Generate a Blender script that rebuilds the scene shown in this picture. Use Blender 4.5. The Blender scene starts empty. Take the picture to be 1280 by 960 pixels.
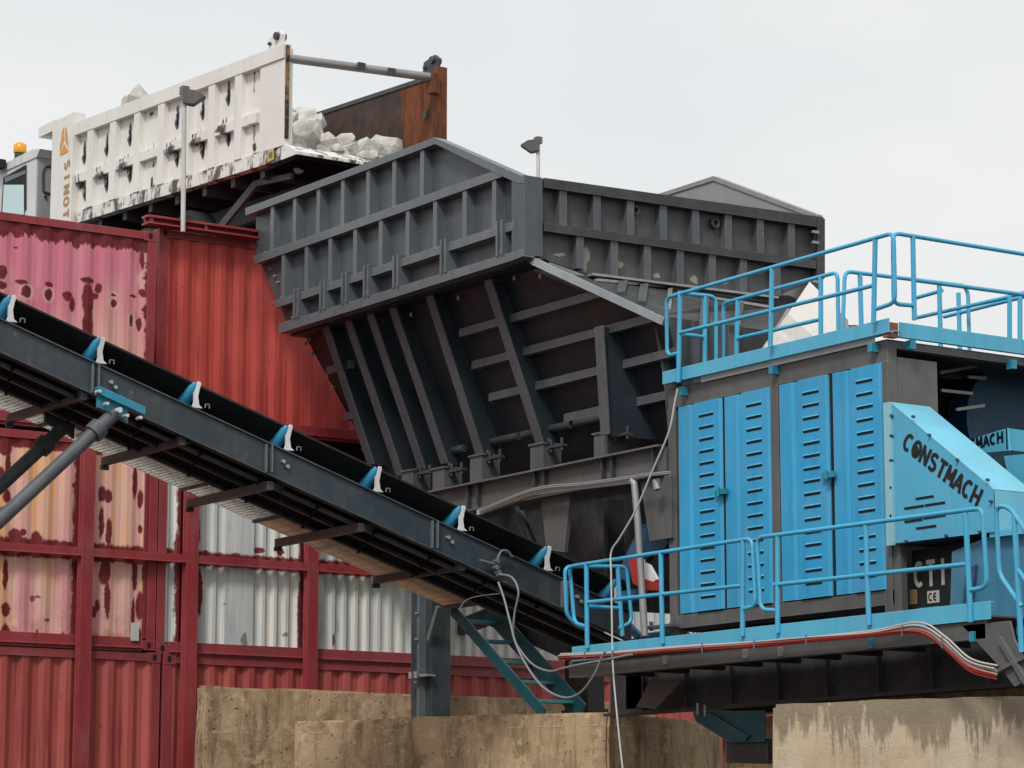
import bpy, bmesh, math, random
from mathutils import Vector, Matrix, noise
random.seed(7)
SCN = bpy.context.scene
C = SCN.collection
# ------------------------------------------------------------------ camera survey
# camera at the yard gate; +X runs along the container stack, +Y along the crusher plant
FPX, PITCH, EYE, YAW = 3500.0, math.atan(600/3500.0), 1.7, math.radians(56)
RT = Vector((math.sin(YAW), -math.cos(YAW), 0))
FW = Vector((math.cos(YAW)*math.cos(PITCH), math.sin(YAW)*math.cos(PITCH), math.sin(PITCH)))
UP = Vector((-math.cos(YAW)*math.sin(PITCH), -math.sin(YAW)*math.sin(PITCH), math.cos(PITCH)))
def ray(x, y): return FW*FPX + RT*(x-640) + UP*(480-y)
def at(x, y, X=None, Y=None, Z=None):
    r = ray(x, y)
    t = X/r.x if X is not None else Y/r.y if Y is not None else (Z-EYE)/r.z
    return Vector((r.x*t, r.y*t, EYE+r.z*t))
# ------------------------------------------------------------------ scene-tree helpers
WL = {}
def thing(name, label, cat, loc, group=None):
    o = bpy.data.objects.new(name, None); C.objects.link(o)
    o.location = loc; o.empty_display_size = .2
    WL[o] = Vector(loc); o['label'] = label; o['category'] = cat
    if group: o['group'] = group
    return o
def tag(o, label, cat, group=None):
    o['label'] = label; o['category'] = cat
    if group: o['group'] = group
    return o
class MB:
    def __init__(s): s.v = []; s.f = []; s.sm = []; s.st = []
    def add(s, vs, fs, smooth=False):
        b = len(s.v); s.v += [Vector(q) for q in vs]
        s.f += [tuple(b+i for i in f) for f in fs]; s.sm += [smooth]*len(fs); return s
    def box(s, x0, x1, y0, y1, z0, z1):
        s.st.append((len(s.v), len(s.f)))
        vs = [(x, y, z) for x in (x0, x1) for y in (y0, y1) for z in (z0, z1)]
        return s.add(vs, [(0,1,3,2),(4,6,7,5),(0,4,5,1),(2,3,7,6),(0,2,6,4),(1,5,7,3)])
    def extr(s, pts, d):
        # closed polygon pts extruded along vector d
        s.st.append((len(s.v), len(s.f)))
        n = len(pts); d = Vector(d); P = [Vector(p) for p in pts]
        return s.add(P+[p+d for p in P], [tuple(range(n)), tuple(range(2*n-1, n-1, -1))] +
                     [(i, (i+1) % n, n+(i+1) % n, n+i) for i in range(n)])
    def bar(s, a, b, w, h, up=(0,0,1)):
        a = Vector(a); b = Vector(b); d = (b-a).normalized(); u = Vector(up)
        r = d.cross(u)
        if r.length < 1e-4: r = d.cross(Vector((1,0,0)))
        r.normalize(); u = r.cross(d).normalized()
        c = [a+r*i*w/2+u*j*h/2 for i, j in ((-1,-1),(1,-1),(1,1),(-1,1))]
        return s.extr(c, b-a)
    def tube(s, pts, r, n=10, caps=True):
        s.st.append((len(s.v), len(s.f)))
        P = [Vector(p) for p in pts]; rings = []; prev = None
        for i, p in enumerate(P):
            t = (P[min(i+1, len(P)-1)]-P[max(i-1, 0)]).normalized()
            if prev is None:
                a = t.cross(Vector((0,0,1)))
                if a.length < 1e-3: a = t.cross(Vector((1,0,0)))
            else: a = prev - t*prev.dot(t)
            a.normalize(); prev = a; b = t.cross(a)
            rr = r[i] if isinstance(r, (list, tuple)) else r
            rings.append([p+(a*math.cos(q*2*math.pi/n)+b*math.sin(q*2*math.pi/n))*rr for q in range(n)])
        vs = [v for R_ in rings for v in R_]
        fs = [(i*n+j, i*n+(j+1) % n, (i+1)*n+(j+1) % n, (i+1)*n+j) for i in range(len(P)-1) for j in range(n)]
        s.add(vs, fs, True)
        if caps:
            s.add(rings[0], [tuple(range(n))]); s.add(rings[-1], [tuple(range(n))])
        return s
    SPLIT = {'bolt','bracket','joist','bar_lug','chassis_rail','floor_beam','inner_strut','panel_bolt','brace','cable_tie','roof_bracket','edge_bracket','vent_slot','white_stripe','deck_bracket'}
    def build(s, name, mat, parent=None):
        if name in s.SPLIT and len(s.st) > 1:
            e = s.st+[(len(s.v), len(s.f))]; o = None
            for (a, fa), (b, fb) in zip(e, e[1:]):
                m = MB(); m.v = s.v[a:b]; m.f = [tuple(i-a for i in f) for f in s.f[fa:fb]]; m.sm = s.sm[fa:fb]; m.st = [(0, 0)]
                o = m.build(name, mat, parent)
            return o
        me = bpy.data.meshes.new(name)
        o = bpy.data.objects.new(name, me); C.objects.link(o)
        if parent is not None:
            org = WL[parent]; o.parent = parent
            WL[o] = org
        else:
            xs = [v.x for v in s.v]; ys = [v.y for v in s.v]; zs = [v.z for v in s.v]
            org = Vector(((min(xs)+max(xs))/2, (min(ys)+max(ys))/2, min(zs))); o.location = org; WL[o] = org
        me.from_pydata([v-org for v in s.v], [], s.f)
        me.polygons.foreach_set('use_smooth', s.sm)
        bm = bmesh.new(); bm.from_mesh(me); bmesh.ops.recalc_face_normals(bm, faces=bm.faces); bm.to_mesh(me); bm.free()
        if mat: me.materials.append(mat)
        me.update()
        return o
def rounded(pts, r=.08, n=5):
    P = [Vector(p) for p in pts]; out = [P[0]]
    for i in range(1, len(P)-1):
        a = P[i-1]-P[i]; b = P[i+1]-P[i]; rr = min(r, a.length*.45, b.length*.45)
        A = P[i]+a.normalized()*rr; B = P[i]+b.normalized()*rr
        for k in range(n+1):
            t = k/n; out.append(A*(1-t)**2+P[i]*2*t*(1-t)+B*t*t)
    out.append(P[-1]); return out
def spline(pts, n=8):
    P = [Vector(p) for p in pts]; out = []
    for i in range(len(P)-1):
        p0 = P[max(i-1, 0)]; p1 = P[i]; p2 = P[i+1]; p3 = P[min(i+2, len(P)-1)]
        for k in range(n):
            t = k/n
            out.append(.5*((2*p1)+(-p0+p2)*t+(2*p0-5*p1+4*p2-p3)*t*t+(-p0+3*p1-3*p2+p3)*t**3))
    out.append(P[-1]); return out
# ------------------------------------------------------------------ materials
class NT:
    def __init__(s, name):
        s.m = bpy.data.materials.new(name); s.m.use_nodes = True; s.t = s.m.node_tree
        s.b = s.t.nodes['Principled BSDF']; s.pos = s.n('ShaderNodeNewGeometry').outputs['Position']
    def n(s, k, **kw):
        q = s.t.nodes.new(k)
        for a, v in kw.items(): setattr(q, a, v)
        return q
    def put(s, sock, v):
        if isinstance(v, bpy.types.NodeSocket): s.t.links.new(v, sock)
        else: sock.default_value = v
    def math(s, op, a, b=0., c=None, clamp=False):
        q = s.n('ShaderNodeMath', operation=op, use_clamp=clamp)
        s.put(q.inputs[0], a); s.put(q.inputs[1], b)
        if c is not None: s.put(q.inputs[2], c)
        return q.outputs[0]
    def vm(s, op, a, b):
        q = s.n('ShaderNodeVectorMath', operation=op); s.put(q.inputs[0], a); s.put(q.inputs[1], b)
        return q.outputs['Value'] if op == 'LENGTH' else q.outputs['Vector']
    def noise(s, scale=(1,1,1), detail=4, rough=.55, off=0, color=False):
        v = s.vm('MULTIPLY', s.pos, tuple(scale) if hasattr(scale, '__len__') else (scale,)*3)
        if off: v = s.vm('ADD', v, (off, off*.7, off*1.3))
        q = s.n('ShaderNodeTexNoise'); q.inputs['Scale'].default_value = 1
        q.inputs['Detail'].default_value = detail; q.inputs['Roughness'].default_value = rough
        s.put(q.inputs['Vector'], v)
        return q.outputs['Color' if color else 'Fac']
    def ramp(s, v, lo, hi, a=0., b=1.):
        q = s.n('ShaderNodeMapRange'); s.put(q.inputs['Value'], v)
        for i, x in zip(('From Min','From Max','To Min','To Max'), (lo, hi, a, b)): s.put(q.inputs[i], x)
        return q.outputs[0]
    def mix(s, f, a, b):
        q = s.n('ShaderNodeMix', data_type='RGBA')
        s.put(q.inputs[0], f)
        for i, v in ((6, a), (7, b)):
            s.put(q.inputs[i], v if isinstance(v, bpy.types.NodeSocket) else tuple(v)+(1,))
        return q.outputs[2]
    def warped(s, amt, sc=6):
        c = s.noise((sc*1.25, sc*1.25, sc*.8), 7, .78, 3.3, True)
        return s.vm('ADD', s.pos, s.vm('MULTIPLY', s.vm('SUBTRACT', c, (.5,.5,.5)), (amt*2,)*3))
    def ell(s, items, plane='Y', amt=.05, sc=9, soft=.12):
        # blotches of their own shape at places on a wall: (centre, half width, half height)
        w = s.warped(amt, sc); best = None
        for c, rx, rz in items:
            d = s.vm('SUBTRACT', w, tuple(c))
            d = s.vm('MULTIPLY', d, (1/rx, 0, 1/rz) if plane == 'Y' else (0, 1/rx, 1/rz))
            l = s.vm('LENGTH', d, (0,0,0))
            best = l if best is None else s.math('MINIMUM', best, l)
        return s.ramp(best, 1+soft, 1-soft)
    def band(s, axis, c, half, amt=.06, sc=9):
        w = s.warped(amt, sc); q = s.n('ShaderNodeSeparateXYZ'); s.put(q.inputs[0], w)
        return s.ramp(s.math('ABSOLUTE', s.math('SUBTRACT', q.outputs[axis], c)), half+.012, half-.012)
    def axis(s, i):
        q = s.n('ShaderNodeSeparateXYZ'); s.put(q.inputs[0], s.pos); return q.outputs[i]
    def mx(s, *a):
        r = a[0]
        for b in a[1:]: r = s.math('MAXIMUM', r, b)
        return r
    def done(s, col, rough=.5, metal=0., bump=None, bd=.01, spec=.5):
        s.put(s.b.inputs['Base Color'], col if isinstance(col, bpy.types.NodeSocket) else tuple(col)+(1,))
        s.put(s.b.inputs['Roughness'], rough); s.put(s.b.inputs['Metallic'], metal)
        s.b.inputs['Specular IOR Level'].default_value = spec
        if bump is not None:
            q = s.n('ShaderNodeBump'); q.inputs['Strength'].default_value = .6; q.inputs['Distance'].default_value = bd
            s.put(q.inputs['Height'], bump); s.t.links.new(q.outputs[0], s.b.inputs['Normal'])
        return s.m
def paint(name, col, dirt=None, amt=.5, rough=.45, metal=0., bump=.004, streak=True, spec=.4, var=.18, dust=.22, edge=.55, dcol=(.36,.34,.31)):
    t = NT(name); dirt = dirt or tuple(c*.35 for c in col)
    big = t.noise((.9,.9,.7), 5, .6, 1.7)
    st = t.noise((7,7,.8), 5, .6, 5.1); fine = t.noise(28, 4, .6, 2.2)
    base = t.mix(t.ramp(big, .3, .7), tuple(c*(1-var) for c in col), tuple(min(1, c*(1+var)) for c in col))
    f = t.ramp(st, .5, .78, 0, amt) if streak else t.ramp(big, .5, .8, 0, amt)
    base = t.mix(f, base, dirt)
    base = t.mix(t.ramp(fine, .62, .75, 0, amt*.7), base, dirt)
    if dust:
        d1 = t.math('MULTIPLY', t.ramp(t.noise((2.2,2.2,1.4), 6, .7, 37), .46, .72, 0, 1), t.ramp(t.noise((16,16,5), 5, .75, 41), .38, .68, .2, 1))
        base = t.mix(t.math('MULTIPLY', d1, dust), base, dcol)
        base = t.mix(t.math('MULTIPLY', t.ramp(t.noise((11,11,6), 4, .8, 51), .66, .70), dust*1.5), base, dcol)
    if edge:
        # bright highlight painted along the edges, broken up like worn paint
        bv = t.n('ShaderNodeBevel', samples=4); bv.inputs['Radius'].default_value = .016
        gn = t.n('ShaderNodeNewGeometry').outputs['Normal']
        dt_ = t.n('ShaderNodeVectorMath', operation='DOT_PRODUCT'); t.put(dt_.inputs[0], bv.outputs[0]); t.put(dt_.inputs[1], gn)
        em = t.math('MULTIPLY', t.ramp(dt_.outputs['Value'], .985, .90), t.ramp(t.noise(9, 5, .7, 61), .35, .6, .25, 1))
        base = t.mix(t.math('MULTIPLY', em, edge), base, tuple(min(.8, c*1.6+.14) for c in col))
    return t.done(base, t.ramp(big, .3, .7, rough-.08, rough+.12), metal, t.noise(6, 5, .6), bump, spec)
M = {}
M['panel'] = paint('shade_darkened_wall_paint', (.078,.092,.104), (.04,.045,.05), .5, .38)  # darker than the rails: shade between the ribs put into the base colour
M['steel'] = paint('grey_steel_paint', (.125,.142,.155), (.06,.06,.06), .45, .36)
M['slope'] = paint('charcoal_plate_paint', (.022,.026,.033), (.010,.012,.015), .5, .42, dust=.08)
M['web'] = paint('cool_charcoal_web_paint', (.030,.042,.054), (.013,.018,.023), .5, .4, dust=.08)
M['steel_dark'] = paint('dark_grey_steel_paint', (.045,.047,.052), (.028,.026,.025), .5, .5)
M['rib'] = paint('grey_rib_paint', (.098,.105,.115), (.042,.043,.046), .5, .45)
M['hopper_front'] = paint('grey_front_plate_paint', (.075,.08,.082), (.15,.13,.10), .3, .5)
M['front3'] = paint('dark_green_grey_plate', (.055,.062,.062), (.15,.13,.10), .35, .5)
M['house'] = paint('warm_grey_frame_paint', (.118,.118,.115), (.05,.048,.045), .4, .5)
M['beam'] = paint('slate_blue_grey_beam_paint', (.038,.05,.06), (.02,.022,.025), .4, .38)
M['black'] = paint('black_rubber', (.010,.010,.011), (.03,.027,.025), .3, .7, dust=.08, edge=.25)
M['blue'] = paint('sky_blue_paint', (.04,.37,.66), (.02,.15,.27), .35, .38, var=.08, dust=.28)
M['blue_rail'] = paint('light_blue_rail_paint', (.07,.43,.68), (.03,.18,.28), .35, .35, var=.08)
M['blue_kick'] = paint('light_blue_plate_paint', (.10,.47,.68), (.04,.2,.3), .3, .4, var=.08)
M['blue_guard'] = paint('pale_blue_guard_paint', (.09,.42,.62), (.04,.2,.3), .3, .42, var=.1, dust=.25)
M['blue_dark'] = paint('deep_blue_paint', (.012,.07,.14), (.008,.03,.05), .4, .45)
M['teal'] = paint('teal_paint', (.012,.10,.125), (.01,.045,.05), .4, .45)
M['teal_bright'] = paint('bright_teal_paint', (.02,.26,.38), (.01,.1,.15), .4, .4)
M['roller'] = paint('blue_roller_shell', (.03,.27,.46), (.02,.1,.16), .4, .35)
M['white_metal'] = paint('white_bracket_paint', (.72,.72,.69), (.25,.22,.19), .5, .5, edge=0)
M['red_frame'] = paint('dark_red_primer', (.31,.036,.042), (.09,.012,.014), .5, .5)
M['red_rail'] = paint('faded_red_rail_paint', (.30,.05,.055), (.12,.02,.02), .55, .5)
M['slot'] = NT('black_opening').done((.006,.006,.007), .8)
M['pole'] = paint('white_pole_paint', (.62,.61,.58), (.2,.18,.15), .4, .45)
M['letter'] = NT('black_letter_paint').done((.012,.012,.014), .4)
M['white_cover'] = paint('white_canvas', (.66,.64,.60), (.40,.36,.31), .5, .85, streak=False, bump=.03)
M['lamp_head'] = paint('grey_floodlight_casting', (.10,.095,.09), None, .4, .5)
M['galv'] = paint('galvanised_tube', (.34,.33,.32), (.15,.13,.12), .4, .4, metal=.3)
M['cable_grey'] = NT('grey_cable_sheath').done((.24,.25,.26), .5)
M['rope'] = NT('white_rope').done((.62,.6,.56), .8)
M['cable_red'] = NT('red_cable_sheath').done((.42,.035,.03), .55)
M['cable_white'] = NT('white_cable_sheath').done((.50,.45,.41), .6)
M['orange'] = NT('orange_lettering_paint').done((.72,.30,.03), .45)
M['gold'] = NT('gold_lettering_paint').done((.42,.22,.06), .45)
M['under'] = paint('underside_shade_black', (.005,.006,.008), (.010,.010,.011), .3, .9, dust=0, edge=0, spec=.1)  # underside shade put into a near-black colour, on steel parts too
def red_container(name, c1, c2, off):
    t = NT(name)
    a = t.noise((1.1,1,.35), 5, .6, off); st = t.noise((9,9,.6), 5, .65, off+2); sp = t.noise(14, 3, .6, off+5)
    col = t.mix(t.ramp(a, .3, .7), c1, c2)
    col = t.mix(t.ramp(st, .52, .72, 0, .7), col, (.12,.014,.016))
    col = t.mix(t.ramp(sp, .70, .74, 0, .9), col, (.035,.012,.012))
    col = t.mix(t.ramp(t.noise((5,5,3), 5, .7, off+9), .7, .76, 0, .5), col, (.42,.16,.13))
    return t.done(col, .55, 0, t.noise(5, 5), .006, .35)
M['red_a'] = red_container('red_container_paint', (.42,.05,.045), (.60,.09,.065), 4)
M['red_b'] = red_container('weathered_red_container_paint', (.38,.07,.06), (.52,.12,.10), 17)
YC = 30.97
def Yp(x, y): return at(x, y, Y=YC)
K = 1/101.
def blot(lst, Y=YC): return [(at(x, y, Y=Y), rx*K, rz*K) for x, y, rx, rz in lst]
def pink_top():
    t = NT('faded_pink_peeling_paint')
    x = t.ramp(t.axis(0), 13.4, 15.4); z = t.ramp(t.axis(2), 9.3, 8.2)
    f = t.math('MULTIPLY', t.math('ADD', x, z), .5)
    f = t.math('ADD', f, t.ramp(t.noise((1.6,1,.5), 4, .6, 3), .3, .7, -.35, .35))
    col = t.mix(t.ramp(f, .45, 1.05), (.68,.20,.27), (.76,.42,.33))
    col = t.mix(t.ramp(t.noise((6,6,.5), 5, .6, 8), .5, .72, 0, .45), col, (.74,.36,.38))
    col = t.mix(t.ramp(t.noise((3,3,1.2), 5, .65, 21), .58, .7, 0, .35), col, (.42,.08,.12))
    spots = t.ell(blot([(4,340,6,9),(3,356,7,5),(28,352,8,3),(34,364,7,8),(62,355,6,3),(62,368,6,8),(85,370,7,6),(92,380,4,9),
        (110,350,9,4),(111,375,8,22),(111,410,8,30),(124,360,5,7),(120,370,5,4),(143,368,4,2),(143,379,5,5),(168,370,5,2),(179,366,5,5),
        (165,400,3,8),(175,405,4,8),(180,300,3,14),(179,325,3,12),(21,309,3,1.2),(164,444,2,3),(175,452,4,2)]), amt=.045, sc=11)
    # worn strips: under the roof rail and beside the corner post
    top = t.math('ADD', t.axis(2), t.ramp(t.noise((5,5,1.5), 5, .7, 12), .3, .7, -.11, .11))
    topm = t.ramp(top, 9.22, 9.25)
    edge = t.math('ADD', t.axis(0), t.ramp(t.noise((2,2,6), 5, .75, 2), .3, .7, -.07, .07))
    m = t.mx(spots, topm, t.ramp(edge, 15.37, 15.39))
    pale = t.ell([(q, a+.03, b+.03) for q, a, b in blot([(143,368,4,2),(143,379,5,5),(165,400,3,8),(186,320,4,22),(183,350,8,10),(62,368,6,8),(34,364,7,8)])], amt=.05, sc=11)
    col = t.mix(t.math('MULTIPLY', pale, .55), col, (.72,.50,.42))
    col = t.mix(m, col, t.mix(t.ramp(t.noise(8, 4), .4, .6), (.20,.022,.028), (.13,.016,.018)))
    return t.done(col, .6, 0, t.math('MULTIPLY', m, -1), .004, .3)
def pink_mid():
    t = NT('orange_pink_peeling_paint')
    st = t.noise((3.4,1,.35), 4, .6, 6)
    col = t.mix(t.ramp(st, .35, .5), (.76,.32,.33), (.82,.48,.38))
    col = t.mix(t.ramp(st, .49, .60), col, (.86,.44,.20))
    col = t.mix(t.ramp(t.noise((7,7,2), 5, .7, 31), .56, .66, 0, .5), col, (.70,.50,.42))
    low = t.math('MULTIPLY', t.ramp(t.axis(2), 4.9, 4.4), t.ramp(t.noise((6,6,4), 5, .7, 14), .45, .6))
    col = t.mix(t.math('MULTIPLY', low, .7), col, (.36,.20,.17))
    m = t.ell(blot([(11,585,4,22),(2,592,5,10),(10,620,6,8),(8,560,9,10),(129,617,5,10),(136,620,6,8),(128,653,3,20),(137,665,4,18),
        (170,600,4,25),(177,624,4,12),(177,661,3,5),(95,607,4,3),(8,717,4,20),(8,762,6,9),(8,795,7,15),(30,665,4,4),(47,672,7,8),(20,668,9,8),
        (132,715,8,16),(135,750,4,24),(118,765,4,7),(123,757,4,8),(170,717,4,22),(177,757,6,18),(168,770,3,22),(175,800,3,14),(181,715,3,14),
        (48,790,2,4)]), amt=.05, sc=11)
    m = t.mx(m, t.band(2, 5.44, .11, .08, 7), t.band(0, 14.62, .13, .09, 6), t.band(2, 6.72, .08, .05), t.ramp(t.axis(0), 15.42, 15.44))
    blk = t.ell(blot([(42,748,3,4),(48,746,4,2),(30,798,5,6),(124,803,6,6),(79,795,3,5),(145,700,3,2),(60,775,4,2)]), amt=.04, sc=14)
    col = t.mix(m, col, (.19,.022,.026)); col = t.mix(t.math('MULTIPLY', blk, .8), col, (.06,.03,.025))
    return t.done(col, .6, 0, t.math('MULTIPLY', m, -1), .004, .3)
def white_mid():
    t = NT('peeling_white_grey_paint')
    x = t.axis(0)
    col = t.mix(t.ramp(t.noise((6,6,.3), 4, .6, 9), .4, .62), (.52,.57,.57), (.78,.76,.70))
    col = t.mix(t.ramp(t.noise((5,5,2), 5, .7, 44), .60, .70, 0, .5), col, (.33,.30,.25))
    m = t.ell(blot([(250,740,5,30),(248,660,4,40),(258,692,5,5),(272,694,5,3),(376,770,4,50),(326,688,8,4),(352,690,6,5),(221,700,2,40),
                    (418,800,2,8),(404,830,3,8)]), amt=.05, sc=11)
    m = t.mx(m, t.band(2, 5.45, .09, .07, 8), t.band(0, 16.03, .15, .09, 6), t.band(0, 17.68, .05, .06, 7), t.ramp(x, 15.66, 15.64))
    bl = t.ell(blot([(395,755,2,5),(398,760,2,4),(358,793,4,3),(306,800,5,10),(282,755,2,1.5),(385,700,2,10),(450,752,2,3)]), amt=.05, sc=14)
    col = t.mix(m, col, (.19,.022,.026)); col = t.mix(t.math('MULTIPLY', bl, .7), col, (.09,.08,.06))
    return t.done(col, .55, 0, t.math('MULTIPLY', m, -1), .004, .35)
def concrete(name, base, dark, warm, off):
    t = NT(name)
    a = t.noise((1.1,1.1,1.6), 6, .65, off); st = t.noise((4.5,4.5,.7), 6, .7, off+3); f = t.noise(9, 6, .75, off+7)
    col = t.mix(t.ramp(a, .35, .65), base, warm)
    col = t.mix(t.ramp(st, .47, .62, 0, .85), col, dark)
    col = t.mix(t.ramp(t.noise((1.5,1.5,2.2), 6, .75, off+31), .54, .62, 0, .55), col, tuple(c*.9 for c in dark))
    col = t.mix(t.ramp(t.noise(5, 6, .8, off+41), .54, .62, 0, .6), col, tuple(c*1.3 for c in base))
    col = t.mix(t.ramp(t.noise((3,3,3.5), 6, .75, off+13), .56, .64, 0, .55), col, tuple(c*1.45 for c in base))
    v = t.n('ShaderNodeTexVoronoi'); v.inputs['Scale'].default_value = 12; t.put(v.inputs['Vector'], t.warped(.05, 4))
    pit = t.math('MULTIPLY', t.ramp(v.outputs['Distance'], t.ramp(t.noise(5, 3, .6, off+6), .3, .7, .08, .30), .05), t.ramp(t.noise(2.6, 4, .7, off+2), .46, .54))
    col = t.mix(t.math('MULTIPLY', pit, .85), col, tuple(c*.3 for c in dark))
    lift = t.math('ABSOLUTE', t.math('SUBTRACT', t.math('FRACT', t.math('MULTIPLY', t.math('ADD', t.axis(2), .28 + off*.01), 1.55)), .5))
    seam = t.math('MULTIPLY', t.ramp(t.math('ADD', lift, t.ramp(f, .3, .7, -.02, .02)), .025, .01), t.ramp(f, .45, .6, 0, 1))
    col = t.mix(t.math('MULTIPLY', seam, .7), col, (.62,.50,.36))
    h = t.math('SUBTRACT', t.math('MULTIPLY', f, .7), t.math('ADD', pit, t.math('MULTIPLY', seam, -.3)))
    return t.done(col, .9, 0, h, .03, .2)
M['conc'] = concrete('tan_stained_concrete', (.56,.41,.26), (.22,.145,.08), (.46,.33,.19), 2)
M['conc2'] = concrete('ochre_stained_concrete', (.55,.39,.225), (.25,.155,.075), (.60,.44,.27), 23)
def conc_block():
    t = NT('pale_concrete_with_damp_stain')
    st = t.noise((5,5,.9), 6, .7, 3); a = t.noise((1.3,1.3,1), 6, .65, 8)
    zz = t.math('ADD', t.axis(2), t.ramp(st, .3, .7, -.34, .34))
    damp = t.ramp(zz, 2.86, 2.98)
    col = t.mix(t.ramp(a, .35, .65), (.64,.54,.41), (.53,.42,.28))
    col = t.mix(t.ramp(st, .5, .7, 0, .5), col, (.26,.19,.12))
    col = t.mix(t.math('MULTIPLY', damp, .85), col, (.25,.20,.14))
    col = t.mix(t.ramp(t.noise(11, 6, .8, 5), .6, .68, 0, .5), col, (.62,.54,.42))
    return t.done(col, .9, 0, t.noise(8, 6, .75), .03, .2)
M['conc3'] = conc_block()
def rusty():
    t = NT('rusty_dark_bed_steel'); y = t.axis(1)
    rust = t.mix(t.ramp(t.noise((3,3,2), 6, .7, 5), .35, .65), (.13,.042,.018), (.23,.075,.03))
    rust = t.mix(t.ramp(t.noise((8,8,2), 5, .7, 9), .48, .62, 0, .8), rust, (.06,.024,.015))
    dark = t.mix(t.ramp(t.noise((2,2,3), 6, .7, 15), .4, .7), (.045,.032,.03), (.10,.06,.05))
    sc = t.ramp(t.noise((4,4,9), 6, .8, 30), .64, .68, 0, .6)
    dark = t.mix(sc, dark, (.33,.22,.16))
    f = t.ramp(t.math('ADD', y, t.ramp(t.noise(5, 5), .3, .7, -.08, .08)), 33.1, 33.05)
    return t.done(t.mix(f, dark, rust), .75, 0, t.noise(7, 6, .7), .012, .25)
M['rusty'] = rusty()
def rb():
    t = NT('black_seam_with_rust')
    return t.done(t.mix(t.ramp(t.noise((4,4,5), 5, .7, 3), .48, .6), (.02,.017,.015), (.32,.17,.06)), .7)
M['rusted_black'] = rb()
def truck_white(name, stains=None, sill=False):
    t = NT(name)
    col = t.mix(t.ramp(t.noise((1,1,1), 5, .6, 3), .3, .7), (.84,.82,.78), (.76,.73,.68))
    col = t.mix(t.ramp(t.noise((7,7,.8), 5, .7, 7), .55, .75, 0, .45), col, (.48,.42,.34))
    if stains:
        m = t.ell(stains, 'X', .07, 12, .2)
        m = t.math('MULTIPLY', m, t.ramp(t.noise((9,14,3), 5, .7, 8), .36, .5, .35, 1))
        col = t.mix(m, col, (.035,.028,.025))
    if sill:
        q = t.noise((5,3.6,1.6), 6, .75, 19)
        col = t.mix(t.ramp(q, .49, .57, 0, .95), col, (.05,.032,.026))
        col = t.mix(t.ramp(t.noise((2,4,6), 5, .7, 27), .56, .64, 0, .75), col, (.26,.12,.07))
    return t.done(col, .5, 0, t.noise(5, 5), .005, .35)
def rock_mat():
    t = NT('crushed_limestone')
    col = t.mix(t.ramp(t.noise(3.5, 6, .7), .35, .65), (.80,.78,.74), (.52,.49,.45))
    col = t.mix(t.ramp(t.noise(9, 5, .7, 5), .58, .7, 0, .6), col, (.40,.30,.20))
    return t.done(col, .9, 0, t.noise(7, 8, .75), .10, .2)
M['rock'] = rock_mat()
def grating_mat(name, a, b, s=19, thru=.9):
    t = NT(name)
    v = t.vm('MULTIPLY', t.pos, (s, s*.8, 0)); w = t.n('ShaderNodeTexVoronoi', feature='F1'); w.inputs['Scale'].default_value = 1
    w.inputs['Randomness'].default_value = .15; t.put(w.inputs['Vector'], v)
    f = t.ramp(w.outputs['Distance'], .36, .48)
    col = t.mix(f, a, b); col = t.mix(t.ramp(t.noise((3,3,3), 5, .7, 4), .5, .7, 0, .35), col, (.55,.47,.38))
    m = t.done(col, .6, 0, f, .004, .3)
    # open mesh: part of the daylight falling on it passes through
    tr = t.n('ShaderNodeBsdfTranslucent'); t.put(tr.inputs['Color'], col)
    mxs = t.n('ShaderNodeMixShader'); mxs.inputs[0].default_value = thru
    t.t.links.new(t.b.outputs[0], mxs.inputs[1]); t.t.links.new(tr.outputs[0], mxs.inputs[2])
    t.t.links.new(mxs.outputs[0], t.t.nodes['Material Output'].inputs['Surface'])
    return m
# ------------------------------------------------------------------ ground and embankment
g = NT('packed_gravel_ground')
gc = g.mix(g.ramp(g.noise(.8, 6, .7), .35, .65), (.075,.07,.065), (.05,.048,.045))
M['ground'] = g.done(gc, .95, 0, g.noise(6, 6, .7), .03, .2)
o = MB().add([(-400,-400,0),(500,-400,0),(500,600,0),(-400,600,0)], [(0,1,2,3)]).build('ground', M['ground']); o['kind'] = 'structure'
o = MB().extr([(4,33.6,0),(26,33.6,0),(26,37.2,0),(60,37.2,0),(60,80,0),(-30,80,0),(-30,33.6,0)], (0,0,9.88)).build('terrain', M['ground']); o['kind'] = 'structure'
# ------------------------------------------------------------------ shipping containers
def corrugate(mb, x0, x1, z0, z1, y, pitch=.278, depth=.036, flats=()):
    xs = []; x = x0
    def fl(x):
        for a, b in flats:
            if a <= x < b: return b
        return None
    pr = [(x0, 0)]
    while x < x1-.001:
        b = fl(x)
        if b: x = min(b, x1); pr.append((x, 0)); continue
        u = pitch/4
        for dx, d in ((u, 0), (u, depth), (u, depth), (u, 0)):
            x += dx
            if x > x1: x = x1
            pr.append((x, d))
            if x >= x1: break
    vs = []; n = 7
    for X, d in pr:
        for k in range(n): vs.append((X, y+d+(0.006*noise.noise(Vector((X*1.3, k, z0)))), z0+(z1-z0)*k/(n-1)))
    fs = [(i*n+k, (i+1)*n+k, (i+1)*n+k+1, i*n+k+1) for i in range(len(pr)-1) for k in range(n-1)]
    mb.add(vs, fs)
def casting(mb, x, y, z):
    mb.box(x-.0, x+.17, y-.012, y+.16, z, z+.12)
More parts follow.
